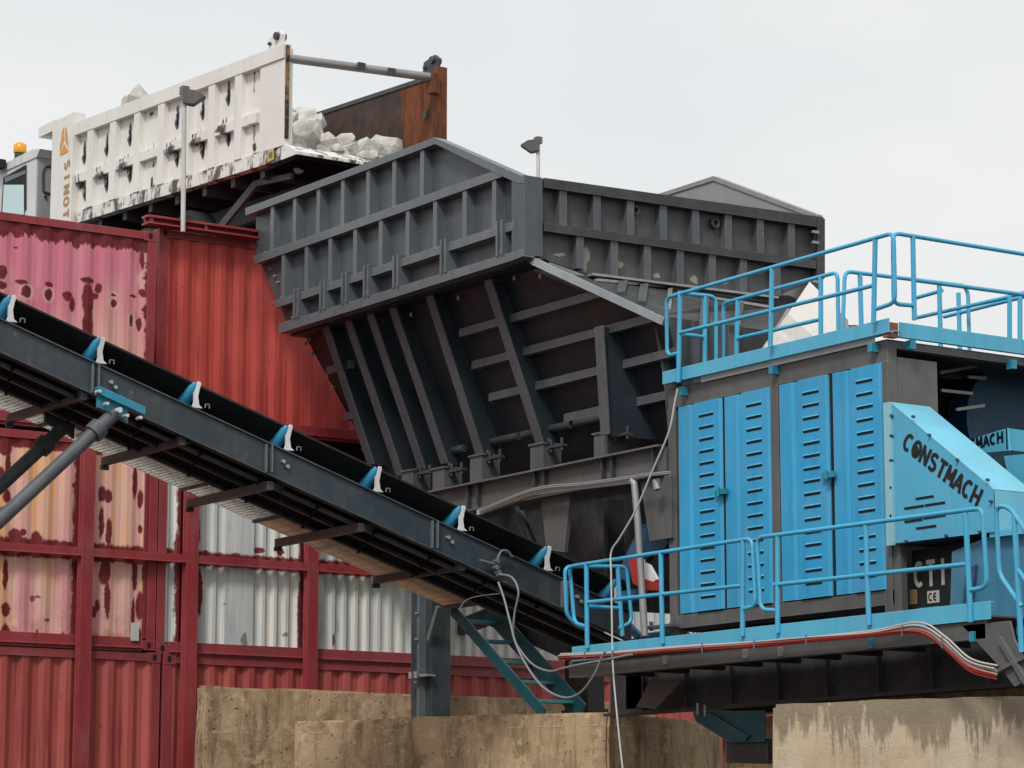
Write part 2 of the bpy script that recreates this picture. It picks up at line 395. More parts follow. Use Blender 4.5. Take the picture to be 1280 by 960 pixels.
def container(name, label, x0, x1, z0, Y, panel, rail, flats=(), pitch=.278, depth=.036, group='shipping containers stacked as a retaining wall', h=2.59, seen=True):
    t = thing(name, label, 'shipping container', (x0, Y, z0), group)
    m = MB(); corrugate(m, x0+.1, x1-.1, z0+.14, z0+h-.1, Y+.015, pitch, depth, flats=flats); m.build('side_panel', panel, t)
    MB().box(x0+.17, x1-.17, Y, Y+.06, z0+h-.105, z0+h-.01).build('top_rail', rail, t)
    m = MB().box(x0+.17, x1-.17, Y, Y+.05, z0-.02, z0+.15)
    m.box(x0+.17, x1-.17, Y-.035, Y-.001, z0+.02, z0+.035); m.build('bottom_rail', rail, t)
    for x in (x0, x1-.11):
        MB().box(x, x+.11, Y-.004, Y+.14, z0+.12, z0+h-.12).build('corner_post', rail, t)
    for x in (x0-.003, x1-.167):
        for z in (z0, z0+h-.12):
            c = MB(); casting(c, x, Y, z); cc = c.build('corner_casting', rail, t)
            hq = MB(); P = [(x+.085+.028*math.cos(a*math.pi/6), Y-.015, z+.06+.042*math.sin(a*math.pi/6)) for a in range(12)]
            hq.extr(P, (0,.002,0)).build('casting_hole', M['slot'], cc)
    MB().box(x0+.02, x1-.02, Y+.06, Y+2.4, z0+h-.05, z0+h-.02).build('roof', rail, t)
    for x in (x0+.01, x1-.03): MB().box(x, x+.02, Y+.14, Y+2.4, z0+.05, z0+h-.06).build('end_wall', rail, t)
    return t
M['pink1'] = pink_top(); M['pink2'] = pink_mid(); M['white1'] = white_mid()
container('shipping_container', 'faded pink container with red peeled patches, top of the stack behind the conveyor', 15.5-12.19, 15.5, 6.93, YC, M['pink1'], M['red_frame'], depth=.02)
container('shipping_container', 'bright red corrugated container set back behind the hopper, right of the pink one', 16.31, 28.5, 7.38, 32.5, M['red_a'], M['red_frame'], depth=.028)
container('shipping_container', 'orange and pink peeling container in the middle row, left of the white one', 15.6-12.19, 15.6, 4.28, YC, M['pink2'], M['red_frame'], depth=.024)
container('shipping_container', 'white peeling container in the middle row behind the green stairs', 15.62, 27.8, 4.25, YC, M['white1'], M['red_rail'],
          flats=((16.45,16.93),(17.0,17.02)), pitch=.17)
container('shipping_container', 'plain red corrugated container at the bottom left of the stack', 15.68-12.19, 15.68, 1.665, YC, M['red_b'], M['red_rail'])
container('shipping_container', 'red container in the bottom row, mostly hidden behind the concrete wall', 15.72, 27.9, 1.655, YC, M['red_b'], M['red_rail'])
tg = [o for o in C.objects if o.name.startswith('shipping_container') and 'orange' in o.get('label','')][0]
c = Yp(168, 797); MB().box(c.x-.05, c.x+.05, YC-.02, YC+.005, c.z-.04, c.z+.18).build('white_tag', M['white_metal'], tg)
# plinth under the stack
tag(MB().box(3, 28.5, YC-.15, YC+2.6, -.2, 1.65).build('concrete_plinth', M['conc']), 'low concrete plinth carrying the stack of containers', 'plinth')
# grounded retaining frame in front of middle row
fr = thing('retaining_frame', 'dark red steel frame of posts and a rail bracing the container stack', 'frame', (16, YC-.1, 0))
for a, b, z1, z0 in ((97,112,6.86,1.6),(228,243,6.8,1.6),(380,393,6.8,1.6)):
    xa, xb = Yp(a, 700).x, Yp(b, 700).x
    m = MB().box(xa, xb, YC-.11, YC-.03, z0, z1)
    m.box(xa-.02, xa-.001, YC-.06, YC-.035, z0+.02, z1-.02); m.build('post', M['red_frame'], fr)
for xa, xb in ((10.0, 14.53), (14.715, 15.95), (16.14, 17.68), (17.86, 21.0)):
    MB().box(xa, xb, YC-.10, YC-.035, 5.385, 5.475).box(xa, xb, YC-.115, YC-.04, 5.375, 5.384).build('rail', M['red_frame'], fr)
# steel beams on the red container under the truck
bt = thing('support_beam', 'dark red steel beam laid on top of the red container under the truck', 'beam', (19, 32.4, 10))
MB().box(16.05, 22.5, 32.32, 32.5, 10.06, 10.09).box(16.05, 22.5, 32.42, 32.44, 9.99, 10.06).box(16.05, 22.5, 32.30, 32.5, 9.97, 9.99).build('flange_beam', M['red_frame'], bt)
m = MB()
for i in range(8): m.box(16.1+i*.8, 16.14+i*.8, 32.34, 32.5, 9.99, 10.06)
m.build('stiffener', M['red_rail'], bt)
# ------------------------------------------------------------------ dump truck
TX = 17.96; RX = 20.42
def T(x, y, X=TX): return at(x, y, X=X)
trk = thing('dump_truck', 'white dump truck with rust streaks backed up to the hopper, its bed full of rock', 'dump truck', (19.2, 36, 9.9))
tA, tB = T(357,55), T(95,155)   # upper edge of the bed side
bA, bB = T(350,205), T(90,275)
yr, yf = 32.12, 38.75
def zt(y): return 12.67+(y-32.12)*(13.03-12.67)/(38.75-32.12)
def zb(y): return 11.10+(y-32.12)*(11.46-11.10)/(38.75-32.12)
st = []
holes_up = [(106,196),(134,186),(163,173),(222,152),(254,140),(286,122)]
holes_lo = [(107,242),(134,230),(163,218),(222,198),(254,188),(286,172)]
def TP(x, y): return at(x, y, X=TX+.07)
for x, y in holes_up: st += [(TP(x, y-8), .05, .15)]
for x, y in holes_lo: st += [(TP(x-1, y-6), .09, .08), (TP(x-4, y-10), .17, .05), (TP(x, y), .05, .13), (TP(x-7, y-17), .02, .07), (TP(x-3, y-19), .02, .09)]
for x, y, a, b in ((318,100,.02,.2),(318,165,.03,.12),(318,184,.05,.06),(319,195,.12,.05),(192,184,.02,.07),(190,142,.09,.03),(192,205,.03,.06),(191,240,.1,.12),(131,262,.13,.09),
                   (160,254,.12,.08),(220,234,.12,.04),(254,226,.13,.03),(284,216,.12,.05),(107,272,.08,.1),(295,210,.04,.09),(190,228,.04,.09),(200,235,.03,.1),(218,228,.02,.07)):
    st.append((TP(x, y), a, b))
M['truck'] = truck_white('white_truck_paint'); M['truck_side'] = truck_white('white_truck_paint_with_black_streaks', st)
M['truck_sill'] = truck_white('rust_streaked_white_sill_paint', None, True)
def strip(mb, y0, y1, f0, f1, x0, x1):
    # strip of the bed side between fractions of its height
    def z(y, f): return zb(y)+(zt(y)-zb(y))*f
    mb.extr([(x0, y0, z(y0, f0)), (x0, y1, z(y1, f0)), (x0, y1, z(y1, f1)), (x0, y0, z(y0, f1))], (x1-x0, 0, 0))
m = MB(); strip(m, yr+.02, yf, .10, .97, TX+.07, TX+.13); side = m.build('side_panel', M['truck_side'], trk)
m = MB(); strip(m, yr, yf+.05, .875, 1.0, TX-.03, TX+.10); m.build('top_rail', M['truck'], trk)
m = MB(); strip(m, yr+.78, yf, .385, .475, TX-.012, TX+.068); m.build('middle_rail', M['truck_side'], trk)
m = MB(); strip(m, yr+.35, yf, -.02, .10, TX-.003, TX+.13); m.build('sill', M['truck_sill'], trk)
ribs = [114,142,172,202,233,265,298]
for x in ribs:
    y = at(x, 180, X=TX).y; m = MB(); strip(m, y-.10, y+.10, .10, .875, TX-.02, TX+.07); m.build('side_rib', M['truck_side'], trk)
y0 = T(325,150).y
m = MB(); strip(m, yr, y0, .10, .875, TX-.006, TX+.07); m.build('rear_plate', M['truck_side'], trk)
# front corner pillar carrying the lettering
pf0, pf1 = T(95,200).y, T(69,200).y
m = MB().box(TX-.06, TX+.14, pf0, pf1, 11.3, at(82,148,X=TX).z); m.build('front_pillar', M['truck'], trk)
zc = at(70,160,X=TX).z
m = MB().extr([(TX, pf1, zc-.02), (TX, T(48,165).y, at(48,172,X=TX).z), (TX, T(48,160).y, at(48,160,X=TX).z), (TX, pf1, at(70,149,X=TX).z)], (RX-TX, 0, 0)); m.build('cab_protector', M['truck'], trk)
MB().box(TX+.14, RX, yf+.0, yf+.08, 11.4, 13.05).build('headboard', M['truck'], trk)
for x, y in holes_up+holes_lo:
    c = TP(x, y); m = MB()
    P = [(TX+.064, c.y+.045*math.cos(a*math.pi/8), c.z+.12*math.sin(a*math.pi/8)) for a in range(16)]
    h = m.extr(P, (.003,0,0)).build('lashing_slot', M['slot'], trk)
    m = MB().tube([(TX+.06, c.y, c.z-.10), (TX+.03, c.y, c.z-.03), (TX+.06, c.y, c.z+.05)], .014, 6); m.build('hook', M['steel'], h)
# far side, rusty inside
def zr(y): return zt(y)
m = MB().extr([(RX, yr, zb(yr)), (RX, yf, zb(yf)), (RX, yf, zt(yf)), (RX, yr, zt(yr)-.02)], (.10, 0, 0)); m.build('far_side_panel', M['rusty'], trk)
m = MB().box(RX-.03, RX+.13, yr-.02, yr+.07, zb(yr), zt(yr)+.08); m.build('rear_post', M['rusty'], trk)
m = MB().extr([(RX-.02, yr+.1, zt(yr)-.06), (RX-.02, yf, zt(yf)-.06), (RX-.02, yf, zt(yf)), (RX-.02, yr+.1, zt(yr))], (.15, 0, 0)); m.build('far_top_rail', M['steel_dark'], trk)
for zz in (.30, .62): MB().box(RX-.02, RX, yr+.28, yr+.36, zb(yr)+1.55*zz, zb(yr)+1.55*zz+.13).box(RX-.021, RX-.019, yr+.30, yr+.36, zb(yr)+1.55*zz+.02, zb(yr)+1.55*zz+.10).build('pocket', M['steel_dark'], trk)
# floor, underside beams and the rear lip
m = MB().extr([(TX+.1, yr+.1, zb(yr)+.14), (TX+.1, yf, zb(yf)+.14), (TX+.1, yf, zb(yf)+.06), (TX+.1, yr+.1, zb(yr)+.06)], (RX-TX-.1, 0, 0)); m.build('bed_floor', M['steel_dark'], trk)
lip = MB().extr([(TX-.0, yr-.02, zb(yr)+.16), (TX, yr-.34, zb(yr)+.0), (TX, yr-.34, zb(yr)-.04), (TX, yr+.35, zb(yr)-.03), (TX, yr+.35, zb(yr)+.12)], (RX-TX, 0, 0)); lip.build("rear_lip", M["truck_sill"], trk)
MB().box(TX+.02, RX-.02, yr-.30, yr+.6, zb(yr)-.09, zb(yr)-.045).build('lip_shade_plate', M['under'], trk)  # dark plate added so the underside of the lip looks shaded
m = MB()
for i in range(7):
    y = yr+.75+i*.85; m.box(TX+.12, RX, y, y+.12, zb(y)-.16, zb(y)+.055)
m.build('floor_beam', M['steel_dark'], trk)
m = MB()
for x in (18.75, 19.6): m.extr([(x, yr+.3, zb(yr)-.42), (x, yr+.3, zb(yr)-.12), (x, yf+1.5, zb(yf)-.17), (x, yf+1.5, zb(yf)-.5)], (.12, 0, 0))
m.build('chassis_rail', M['steel_dark'], trk)
m = MB().bar((18.2, yr+1.2, 11.0), (18.2, yr+2.4, 10.5), .05, .12).bar((18.2, yr+.2, 10.9), (18.2, yr+1.2, 11.0), .05, .08); m.build('mudguard_bracket', M['steel_dark'], trk)
# tailgate crossbar, lugs
m = MB().tube([T(355,72)+Vector((.05,0,0)), at(541,97,Y=yr)], .062, 12); bar_ = m.build('crossbar', M['galv'], trk)
m = MB()
for x, y in ((449,84),(487,91)):
    c = at(x, y, Y=yr); m.box(c.x-.06, c.x+.06, c.y-.075, c.y-.05, c.z-.04, c.z+.05)
m.build('bar_lug', M['steel_dark'], bar_)
for X, px, py, mt in ((TX+.02, 343, 52, M['truck']), (RX-.02, 537, 82, M['steel_dark'])):
    c = at(px, py, X=X)
    P = [(X, c.y-.18, c.z-.14), (X, c.y-.20, c.z+.06), (X, c.y-.12, c.z+.13), (X, c.y+.16, c.z+.08), (X, c.y+.2, c.z-.14)]
    lg = MB().extr(P, (.06,0,0)).build('hinge_lug', mt, trk)
    m = MB().tube([(X-.05, c.y-.10, c.z+.05), (X+.11, c.y-.10, c.z+.05)], .055, 10); m.tube([(X-.04, c.y+.1, c.z-.01), (X+.1, c.y+.1, c.z-.01)], .025, 8); m.build('hinge_pin', M['steel_dark'], lg)
m = MB().box(RX-.16, RX-.03, yr-.08, yr+.06, zt(yr)-.33, zt(yr)-.05); m.build('bar_clamp', M['rusty'], trk)
# black rusty seam down the rear edge
m = MB().box(TX-.0, TX+.05, yr-.03, yr-.002, zb(yr)+.25, zt(yr)-.02); m.build('rear_edge_seal', M['rusted_black'], trk)
c = T(339,194); pl = MB().box(TX-.010, TX-.006, c.y-.09, c.y+.09, c.z-.08, c.z+.08).build('warning_plate', NT('yellow_warning_plate').done((.55,.42,.08), .5), trk)
MB().box(TX-.013, TX-.011, c.y-.05, c.y+.05, c.z-.04, c.z+.04).build('plate_symbol', M['steel'], pl)
# cab
cy0 = at(46,190,X=TX).y; czt = at(46,192,X=TX).z
cab = MB()
P = [(TX, cy0, 10.9), (TX, cy0, czt-.02), (TX, cy0+.12, czt), (TX, at(0,212,X=TX).y, at(0,214,X=TX).z+.02), (TX, cy0+2.2, 12.6), (TX, cy0+2.45, 11.7), (TX, cy0+2.45, 10.9)]
cab_o = cab.extr(P, (RX-TX-.05, 0, 0)).build('cab', paint('white_cab_paint', (.68,.69,.68), (.35,.33,.3), .3, .35), trk)
def cabY(pts, dx, dd): return [at(x, y, X=TX-dx) for x, y in pts]
wn = MB().extr([at(x, y, X=TX-.006) for x, y in ((2,268),(5,222),(33,206),(33,262))], (-.012,0,0)).build('door_window_frame', M['black'], cab_o)
gl = NT('sky_pale_glass').done((.55,.72,.74), .08)  # sky seen through the cab painted into the glass colour
MB().extr([at(x, y, X=TX-.022) for x, y in ((3,268),(5,231),(30,231),(30,268))], (-.004,0,0)).build('window_pane', gl, wn)
MB().extr([at(x, y, X=TX-.022) for x, y in ((7,228),(6,222),(32,213),(32,217))], (-.004,0,0)).build('sun_visor', M['steel'], wn)
rr = MB().extr([at(x, y, X=TX-.02) for x, y in ((-2,217),(46,196),(50,186),(40,187),(-2,208))], (.3,0,0)).build('roof_gutter', M['white_metal'], cab_o)
# rear wall of the cab with pressed panel
bw = MB().box(TX+.02, RX-.07, cy0-.03, cy0-.004, 11.2, czt-.04).build('cab_rear_wall', paint('grey_cab_paint', (.30,.32,.32), None, .3, .4), cab_o)
MB().tube(rounded([at(x, y, Y=cy0-.04) for x, y in ((66,208),(57,208),(54,214),(54,240),(67,243))], .05), .02, 6).build('panel_bead', M['steel_dark'], bw)
MB().tube([at(60,193,Y=cy0-.02), at(60,193,Y=cy0-.06)], .025, 8).tube([at(57,246,Y=cy0-.02), at(57,246,Y=cy0-.06)], .025, 8).build('panel_bolt', M['black'], bw)
MB().box(TX+.4, RX-.4, cy0-.45, cy0-.1, 11.0, 12.3).build('air_intake', M['black'], trk)
bc = at(25,190,X=TX+.25)
bb = MB().tube([bc+Vector((0,0,-.22)), bc+Vector((0,0,-.02))], .09, 10).build('beacon_base', M['steel_dark'], trk)
am = NT('amber_beacon_lens').done((.85,.36,.02), .2)
MB().tube([bc+Vector((0,0,-.02)), bc+Vector((0,0,.0)), bc+Vector((0,0,.12)), bc+Vector((0,0,.15))], [.10,.11,.105,.06], 14).build('beacon_lens', am, bb)
mr = at(4,205,X=TX-.1); MB().box(TX-.2, TX-.05, mr.y, mr.y+.3, mr.z-.05, mr.z+.08).build('mirror', M['black'], trk)
for y in (35.1, 36.45, 39.9+.9):
    for x in (18.0, 20.05):
        w = MB()
        w.tube([(x, y, 10.42), (x+.04, y, 10.42), (x+.3, y, 10.42), (x+.34, y, 10.42)], [.46,.52,.52,.46], 28).build('wheel', M['black'], trk)
# ---- stroke lettering
def arc(cx, cy, rx, ry, a0, a1, n=8):
    return [(cx+rx*math.cos(math.radians(a0+(a1-a0)*i/n)), cy+ry*math.sin(math.radians(a0+(a1-a0)*i/n))) for i in range(n+1)]
GL = {
 'C': [arc(.5,.5,.40,.42,50,310,12)],
 'O': [arc(.5,.5,.40,.42,0,360,16)],
 'N': [[(.14,0),(.14,1)],[(.14,.95),(.86,.05)],[(.86,0),(.86,1)]],
 'S': [arc(.5,.73,.33,.21,30,270,9)+arc(.5,.29,.35,.22,90,-150,9)],
 'T': [[(.5,0),(.5,.92)],[(.06,.92),(.94,.92)]],
 'M': [[(.10,0),(.14,1)],[(.14,.98),(.5,.25)],[(.5,.25),(.86,.98)],[(.86,1),(.90,0)]],
 'A': [[(.08,0),(.5,1)],[(.5,1),(.92,0)],[(.26,.33),(.74,.33)]],
 'H': [[(.14,0),(.14,1)],[(.86,0),(.86,1)],[(.14,.5),(.86,.5)]],
 'I': [[(.5,0),(.5,1)]],
 'R': [[(.16,0),(.16,1)],[(.16,.92)]+arc(.5,.71,.32,.21,90,-90,8)+[(.16,.50)],[(.45,.5),(.86,0)]],
 'U': [[(.14,1),(.14,.38)]+arc(.5,.38,.36,.32,180,360,8)+[(.86,1)]],
 'K': [[(.14,0),(.14,1)],[(.14,.42),(.84,1)],[(.36,.58),(.88,0)]],
 'E': [arc(.5,.5,.40,.42,60,300,12),[(.14,.5),(.72,.5)]],
 '/': [[(.2,0),(.8,1)]],
}
SERIF = {'N':[(.14,0),(.14,1),(.86,1)],'T':[(.5,0)],'M':[(.10,0),(.14,1),(.86,1),(.90,0)],'A':[(.08,0),(.92,0)],'H':[(.14,0),(.14,1),(.86,0),(.86,1)]}
def letters(mb, text, P0, U, V, w, h, adv, th, N, serif=False, stencil=False):
    # P0 origin, U reading direction, V letter-up, N outward normal
    U = Vector(U).normalized(); V = Vector(V).normalized(); N = Vector(N)
    k = 0
    for i, ch in enumerate(text):
        if ch == ' ': continue
        strokes = list(GL[ch])
        if serif: strokes += [[(x-.17, y+(.045 if y < .5 else -.045)), (x+.17, y+(.045 if y < .5 else -.045))] for x, y in SERIF.get(ch, [])]
        org = Vector(P0)+U*adv*i
        for j, s_ in enumerate(strokes):
            t_ = th*(.6 if (serif and j >= len(GL[ch])) else 1)
            pts = [org+U*(x*w)+V*(y*h) for x, y in s_]
            k += 1; lift = N*(.0015+.0005*(k % 6))
            # ribbon following the stroke
            L = []; R_ = []
            for a in range(len(pts)):
                d = (pts[min(a+1, len(pts)-1)]-pts[max(a-1, 0)]).normalized(); r = d.cross(N.normalized()).normalized()*t_/2
                L.append(pts[a]+r+lift); R_.append(pts[a]-r+lift)
            n = len(pts); mb.add(L+R_, [(a, a+1, n+a+1, n+a) for a in range(n-1)])
# SINOTRUK down the pillar
pm = (pf0+pf1)/2
z1 = at(80,205,X=TX).z
m = MB(); letters(m, 'SINOTRUK', (TX-.062, pm-.10, z1), (0,0,-1), (0,-1,0), .15, .20, .195, .05, (-1,0,0))
# letters read downwards: top of each letter faces the tail
m.v = [Vector((v.x, v.y+.0, v.z)) for v in m.v]
m.build('lettering', M['gold'], trk)
ec = at(80,178,X=TX-.066)
m = MB()
def epoly(pts): m.extr([(TX-.064, ec.y+a*.19, ec.z+b*.26) for a, b in pts], (-.004,0,0))
epoly([(.18,.95),(.10,.12),(.85,-.42),(.45,.72)]); epoly([(-.18,.95),(-.10,.12),(-.85,-.42),(-.45,.72)]); epoly([(0,-.08),(.82,-.62),(.6,-.72),(-.6,-.72),(-.82,-.62)])
m.build('emblem', M['orange'], trk)
# ------------------------------------------------------------------ rocks in the bed
def rock(name, c, r, seed, label, par=None):
    rnd = random.Random(seed); bm = bmesh.new()
    sx, sy, sz = [rnd.uniform(.75, 1.2) for _ in range(3)]
    for _ in range(17):
        d = Vector((rnd.gauss(0,1), rnd.gauss(0,1), rnd.gauss(0,1))).normalized()*rnd.uniform(.85, 1.12)
        bm.verts.new((d.x*sx*r, d.y*sy*r, d.z*sz*r))
    h = bmesh.ops.convex_hull(bm, input=bm.verts)
    bmesh.ops.delete(bm, geom=[v for v in bm.verts if not v.link_faces], context='VERTS')
    bmesh.ops.subdivide_edges(bm, edges=list(bm.edges), cuts=2, use_grid_fill=True)
    bmesh.ops.triangulate(bm, faces=bm.faces)
    for v in bm.verts: v.co += noise.noise_vector(v.co*6+Vector((seed,0,0)))*.10*r
    me = bpy.data.meshes.new(name); bm.to_mesh(me); bm.free(); me.materials.append(M['rock'])
    o = bpy.data.objects.new(name, me); C.objects.link(o); o.location = c
    o.rotation_euler = (rnd.uniform(0,6), rnd.uniform(0,6), rnd.uniform(0,6))
    tag(o, label, 'rock', 'limestone rocks loaded in the truck bed'); return o
# ones seen from the tail, placed on the slope of the load
RK = [  # pixel x, y, plane Y, radius px, label
 (384,172,33.4,27,'large pale rock leaning at the top left of the load beside the tail post'),
 (366,147,33.9,9,'small grey pointed rock standing up highest beside the tail post'),
 (412,183,33.0,17,'grey rock right below the tallest block of the load'),
 (373,190,32.7,17,'dark creviced rock low against the left side of the tail'),
 (431,178,33.3,13,'white wedge rock midway across the tail of the bed'),
 (404,196,32.5,14,'small cream rock near the tail lip, left of the wide one'),
 (433,196,32.6,21,'wide cream rock lying at the middle of the tail lip'),
 (458,190,32.8,19,'grey cracked rock in front of the dark inner side'),
 (484,193,33.0,23,'smooth rounded white rock at the right end of the load'),
 (396,152,34.4,16,'pale slab rock behind the tallest block'),
 (455,205,32.4,16,'buff rock half hidden by the hopper rim'),
 (373,206,32.35,12,'flat cream rock on the left end of the tail lip'),
 (172,122,35.5,21,'white rock poking above the side of the bed near the cab'),
 (160,128,35.9,13,'grey edged rock poking above the bed side, left of its pair'),
 (510,198,33.1,14,'white rock at the far side post behind the hopper rim')]
for i, (x, y, Y, r, lb) in enumerate(RK):
    rock('rock', at(x, y, Y=Y) if x > 300 else at(x, y+2, X=18.5), r*(.0128 if x > 300 else .0105), 40+i, lb)
for i in range(16):
    rock('rock', (18.2+i*.14+random.uniform(-.04,.04), 32.35+random.uniform(0,.5), zb(32.5)+.2+random.uniform(0,.1)), random.uniform(.08,.15), 300+i, 'fist sized stone among the big rocks on the tail of the bed')
for i in range(26):
    y = random.uniform(33.6, 38); x = random.uniform(18.4, 20.1)
    z = zb(y)+.5+min(1.0, (y-33)*.42)+random.uniform(-.1, .1)*1-.25*abs(x-19.2)
    if y < 34.4: z = zb(y)+.45
    rock('rock', (x, y, z), random.uniform(.3, .42), 100+i, 'rock buried in the middle of the load, hidden by the bed side')
o = MB().extr([(18.1, 32.5, zb(32.5)+.1), (18.1, 34.5, zb(34)+.75), (18.1, 38.6, zb(38)+.9), (18.1, 38.6, zb(38)+.1)], (2.2,0,0)).build('crushed_stone', M['rock']); o['kind'] = 'stuff'; tag(o, 'fine crushed stone filling the truck bed under the rocks', 'gravel')
# ------------------------------------------------------------------ floodlights
def flood(base, top, label, flip=1):
    t = thing('floodlight', label, 'floodlight', base, 'floodlights on poles')
    b = Vector(base); q = Vector(top)
    MB().tube([b, q], .032, 10).build('pole', M['pole'], t)
    d = RT*flip; u = Vector((0,0,1)); n_ = d.cross(u).normalized()
    P = [q+u*.05-d*.02, q-u*.14-d*.02, q-u*.16+d*.13, q-u*.05+d*.28, q+u*.02+d*.17]
    hd = MB().extr([p-n_*.08 for p in P], n_*.16).build('lamp_head', M['lamp_head'], t)
    MB().box(q.x-.05, q.x+.05, q.y-.05, q.y+.05, q.z-.02, q.z+.09).build('mount', M['steel'], hd)
    MB().extr([q-u*.142-n_*.07+d*.0, q-u*.142+n_*.07+d*.0, q-u*.163+d*.12+n_*.07, q-u*.163+d*.12-n_*.07], (0,0,-.006)).build('lens', NT('lens_glass').done((.25,.24,.22), .15), hd)
flood((16.53,32.25,9.9), (16.51,32.25,11.78), 'floodlight on a white pole in front of the truck bed')
flood((24.79,36.0,9.88), (24.79,36.0,13.13), 'floodlight on a thin pole behind the hopper', -1)
# ------------------------------------------------------------------ feed hopper
HX, HY, HX2 = 17.70, 25.90, 22.03
hop = thing('feed_hopper', 'large dark grey ribbed steel feed hopper above the crusher plant', 'hopper', (19.8, 28.6, 6.2))
def H(x, y, d=0): return at(x, y, X=HX-d)
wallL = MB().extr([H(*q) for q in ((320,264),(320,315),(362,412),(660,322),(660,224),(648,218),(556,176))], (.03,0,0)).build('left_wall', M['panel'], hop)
def stripX(mb, q, d, t0=0.):
    mb.extr([H(*p) for p in q], (-d,0,0))
m = MB(); stripX(m, [(319,262),(319,271),(557,182),(660,231),(668,231),(668,223),(556,174)], .15); m.build('top_flange', M['steel'], wallL)
m = MB(); stripX(m, [(328,322),(331,331),(648,220),(636,213.5)], .14); m.build('middle_rail', M['steel'], wallL)
m = MB(); stripX(m, [(353,378),(357,386),(655,289),(656,278)], .145); m.build('lower_rail', M['steel'], wallL)
m = MB(); stripX(m, [(362,406),(362,418),(656,327),(668,322),(668,313)], .16); m.build('bottom_flange', M['steel'], wallL)
def lineY(x, pts):  # y on a pixel polyline
    (a, b), (c, d) = pts; return b+(d-b)*(x-a)/(c-a)
top_l = ((319,271),(557,182)); mid_t = ((328,322),(636,213.5)); mid_b = ((331,331),(648,220)); low_t = ((353,378),(656,278))
low_b = ((357,386),(655,289)); bf_t = ((362,406),(668,313))
for x in (350.5,378.7,408.4,439,470.7,503.4,538.4):
    a, b = H(x, lineY(x, top_l)+.5), H(x, lineY(x, mid_t)-.5)
    m = MB().box(HX-.125, HX-.001, a.y-.04, a.y+.04, b.z, a.z); m.build('stiffener', M['steel'], wallL)
for x in (364.4,393.5,423.2,454.4,486.5,520.3,554.7,591.6,628.7):
    a, b = H(x, lineY(x, mid_b)+.5), H(x, lineY(x, low_t)-.5)
    m = MB().box(HX-.125, HX-.001, a.y-.04, a.y+.04, b.z, a.z); m.build('stiffener', M['steel'], wallL)
for x in (385,418,445.5,473,510,569.6,640):
    a, b = H(x, lineY(x, low_t)), H(x, lineY(x, bf_t))
    m = MB()
    for s in (-.05, .05): m.box(HX-.185, HX-.001, a.y+s-.014, a.y+s+.014, b.z, a.z+.05)
    m.box(HX-.15, HX-.02, a.y-.035, a.y+.035, b.z+.02, b.z+.07); m.build('clamp', M['steel'], wallL)
for x, y in ((434,243),(496,213)):
    c = H(x, y); m = MB()
    P = [(HX-.05, c.y+.05*math.cos(i*math.pi/7), c.z+.05*math.sin(i*math.pi/7)) for i in range(15)]
    m.tube(P, .02, 6).tube([(HX, c.y, c.z), (HX-.02, c.y, c.z)], .05, 10).build('lifting_eye', M['steel_dark'], wallL)
m = MB()
for x, y in ((332,317),(338,337),(343,346),(347,354),(352,372),(366,398),(371,402)):
    c = H(x, y); m.tube([(HX, c.y-.05, c.z), (HX-.04, c.y-.05, c.z)], .018, 6)
m.build('bolt', M['galv'], wallL)
# corner post
a = H(660,224); b = H(660,322)
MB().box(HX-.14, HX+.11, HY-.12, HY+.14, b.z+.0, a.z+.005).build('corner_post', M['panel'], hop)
# front wall
def Fp(x, y): return at(x, y, Y=HY)
t = NT('smeared_front_plate_paint')
big = t.noise((2,2,2), 5, .65, 4)
c_ = t.mix(t.ramp(big, .3, .7), (.062,.067,.070), (.095,.10,.10))
c_ = t.mix(t.ramp(t.noise((8,8,1.2), 5, .7, 2), .52, .72, 0, .45), c_, (.18,.155,.12))
sm = t.ell([(Fp(x, y), a, b) for x, y, a, b in ((733,318,.05,.09),(731,330,.03,.10),(700,318,.08,.02),(775,330,.05,.04),(820,345,.06,.03),(868,350,.05,.05),(760,345,.04,.05),(905,352,.06,.03))], amt=.07, sc=10)
c_ = t.mix(t.math('MULTIPLY', sm, .75), c_, (.42,.38,.30))
M['front2'] = t.done(c_, .5, 0, t.noise(6, 5), .004, .4)
fw = MB().extr([Fp(*q) for q in ((664,230),(1020,276),(1020,350),(1008,356),(965,372),(736,344),(664,318))], (0,.03,0)).build('front_wall', M['front2'], hop)
def stripY(mb, q, d): mb.extr([Fp(*p) for p in q], (0,-d,0))
m = MB(); stripY(m, [(673,225),(673,237),(1013,286),(1021,284),(1021,274)], .13); m.build('top_flange', M['steel_dark'], fw)
m = MB(); stripY(m, [(673,280.5),(673,291),(1012,338),(1012,328)], .125); m.build('middle_rail', M['steel_dark'], fw)
for x in (697.7,740,782,822.8,863.4,904,943.9,982.7):
    a, b = Fp(x, 237+(x-673)*.144+.5), Fp(x, 280.5+(x-673)*.1402-.5)
    MB().box(a.x-.05, a.x+.05, HY-.10, HY-.001, b.z, a.z).build('stiffener', M['rib'], fw)
for x in (719,761.7,803,844,884,923,965):
    yb = 318+(x-668)*.40 if x < 736 else 344+(x-736)*.122
    a, b = Fp(x, 291+(x-673)*.1386+.5), Fp(x, yb-1)
    MB().box(a.x-.05, a.x+.05, HY-.10, HY-.001, b.z, a.z).build('stiffener', M['rib'], fw)
m = MB(); stripY(m, [(1013,275),(1013,357),(1022,350),(1022,276)], .14); m.build('end_post', M['steel_dark'], fw)
m = MB()
for y in (293,306,355):
    c = Fp(1009, y); m.box(c.x-.05, c.x+.05, HY-.17, HY-.14, c.z-.015, c.z+.015)
m.build('bolt', M['galv'], fw)
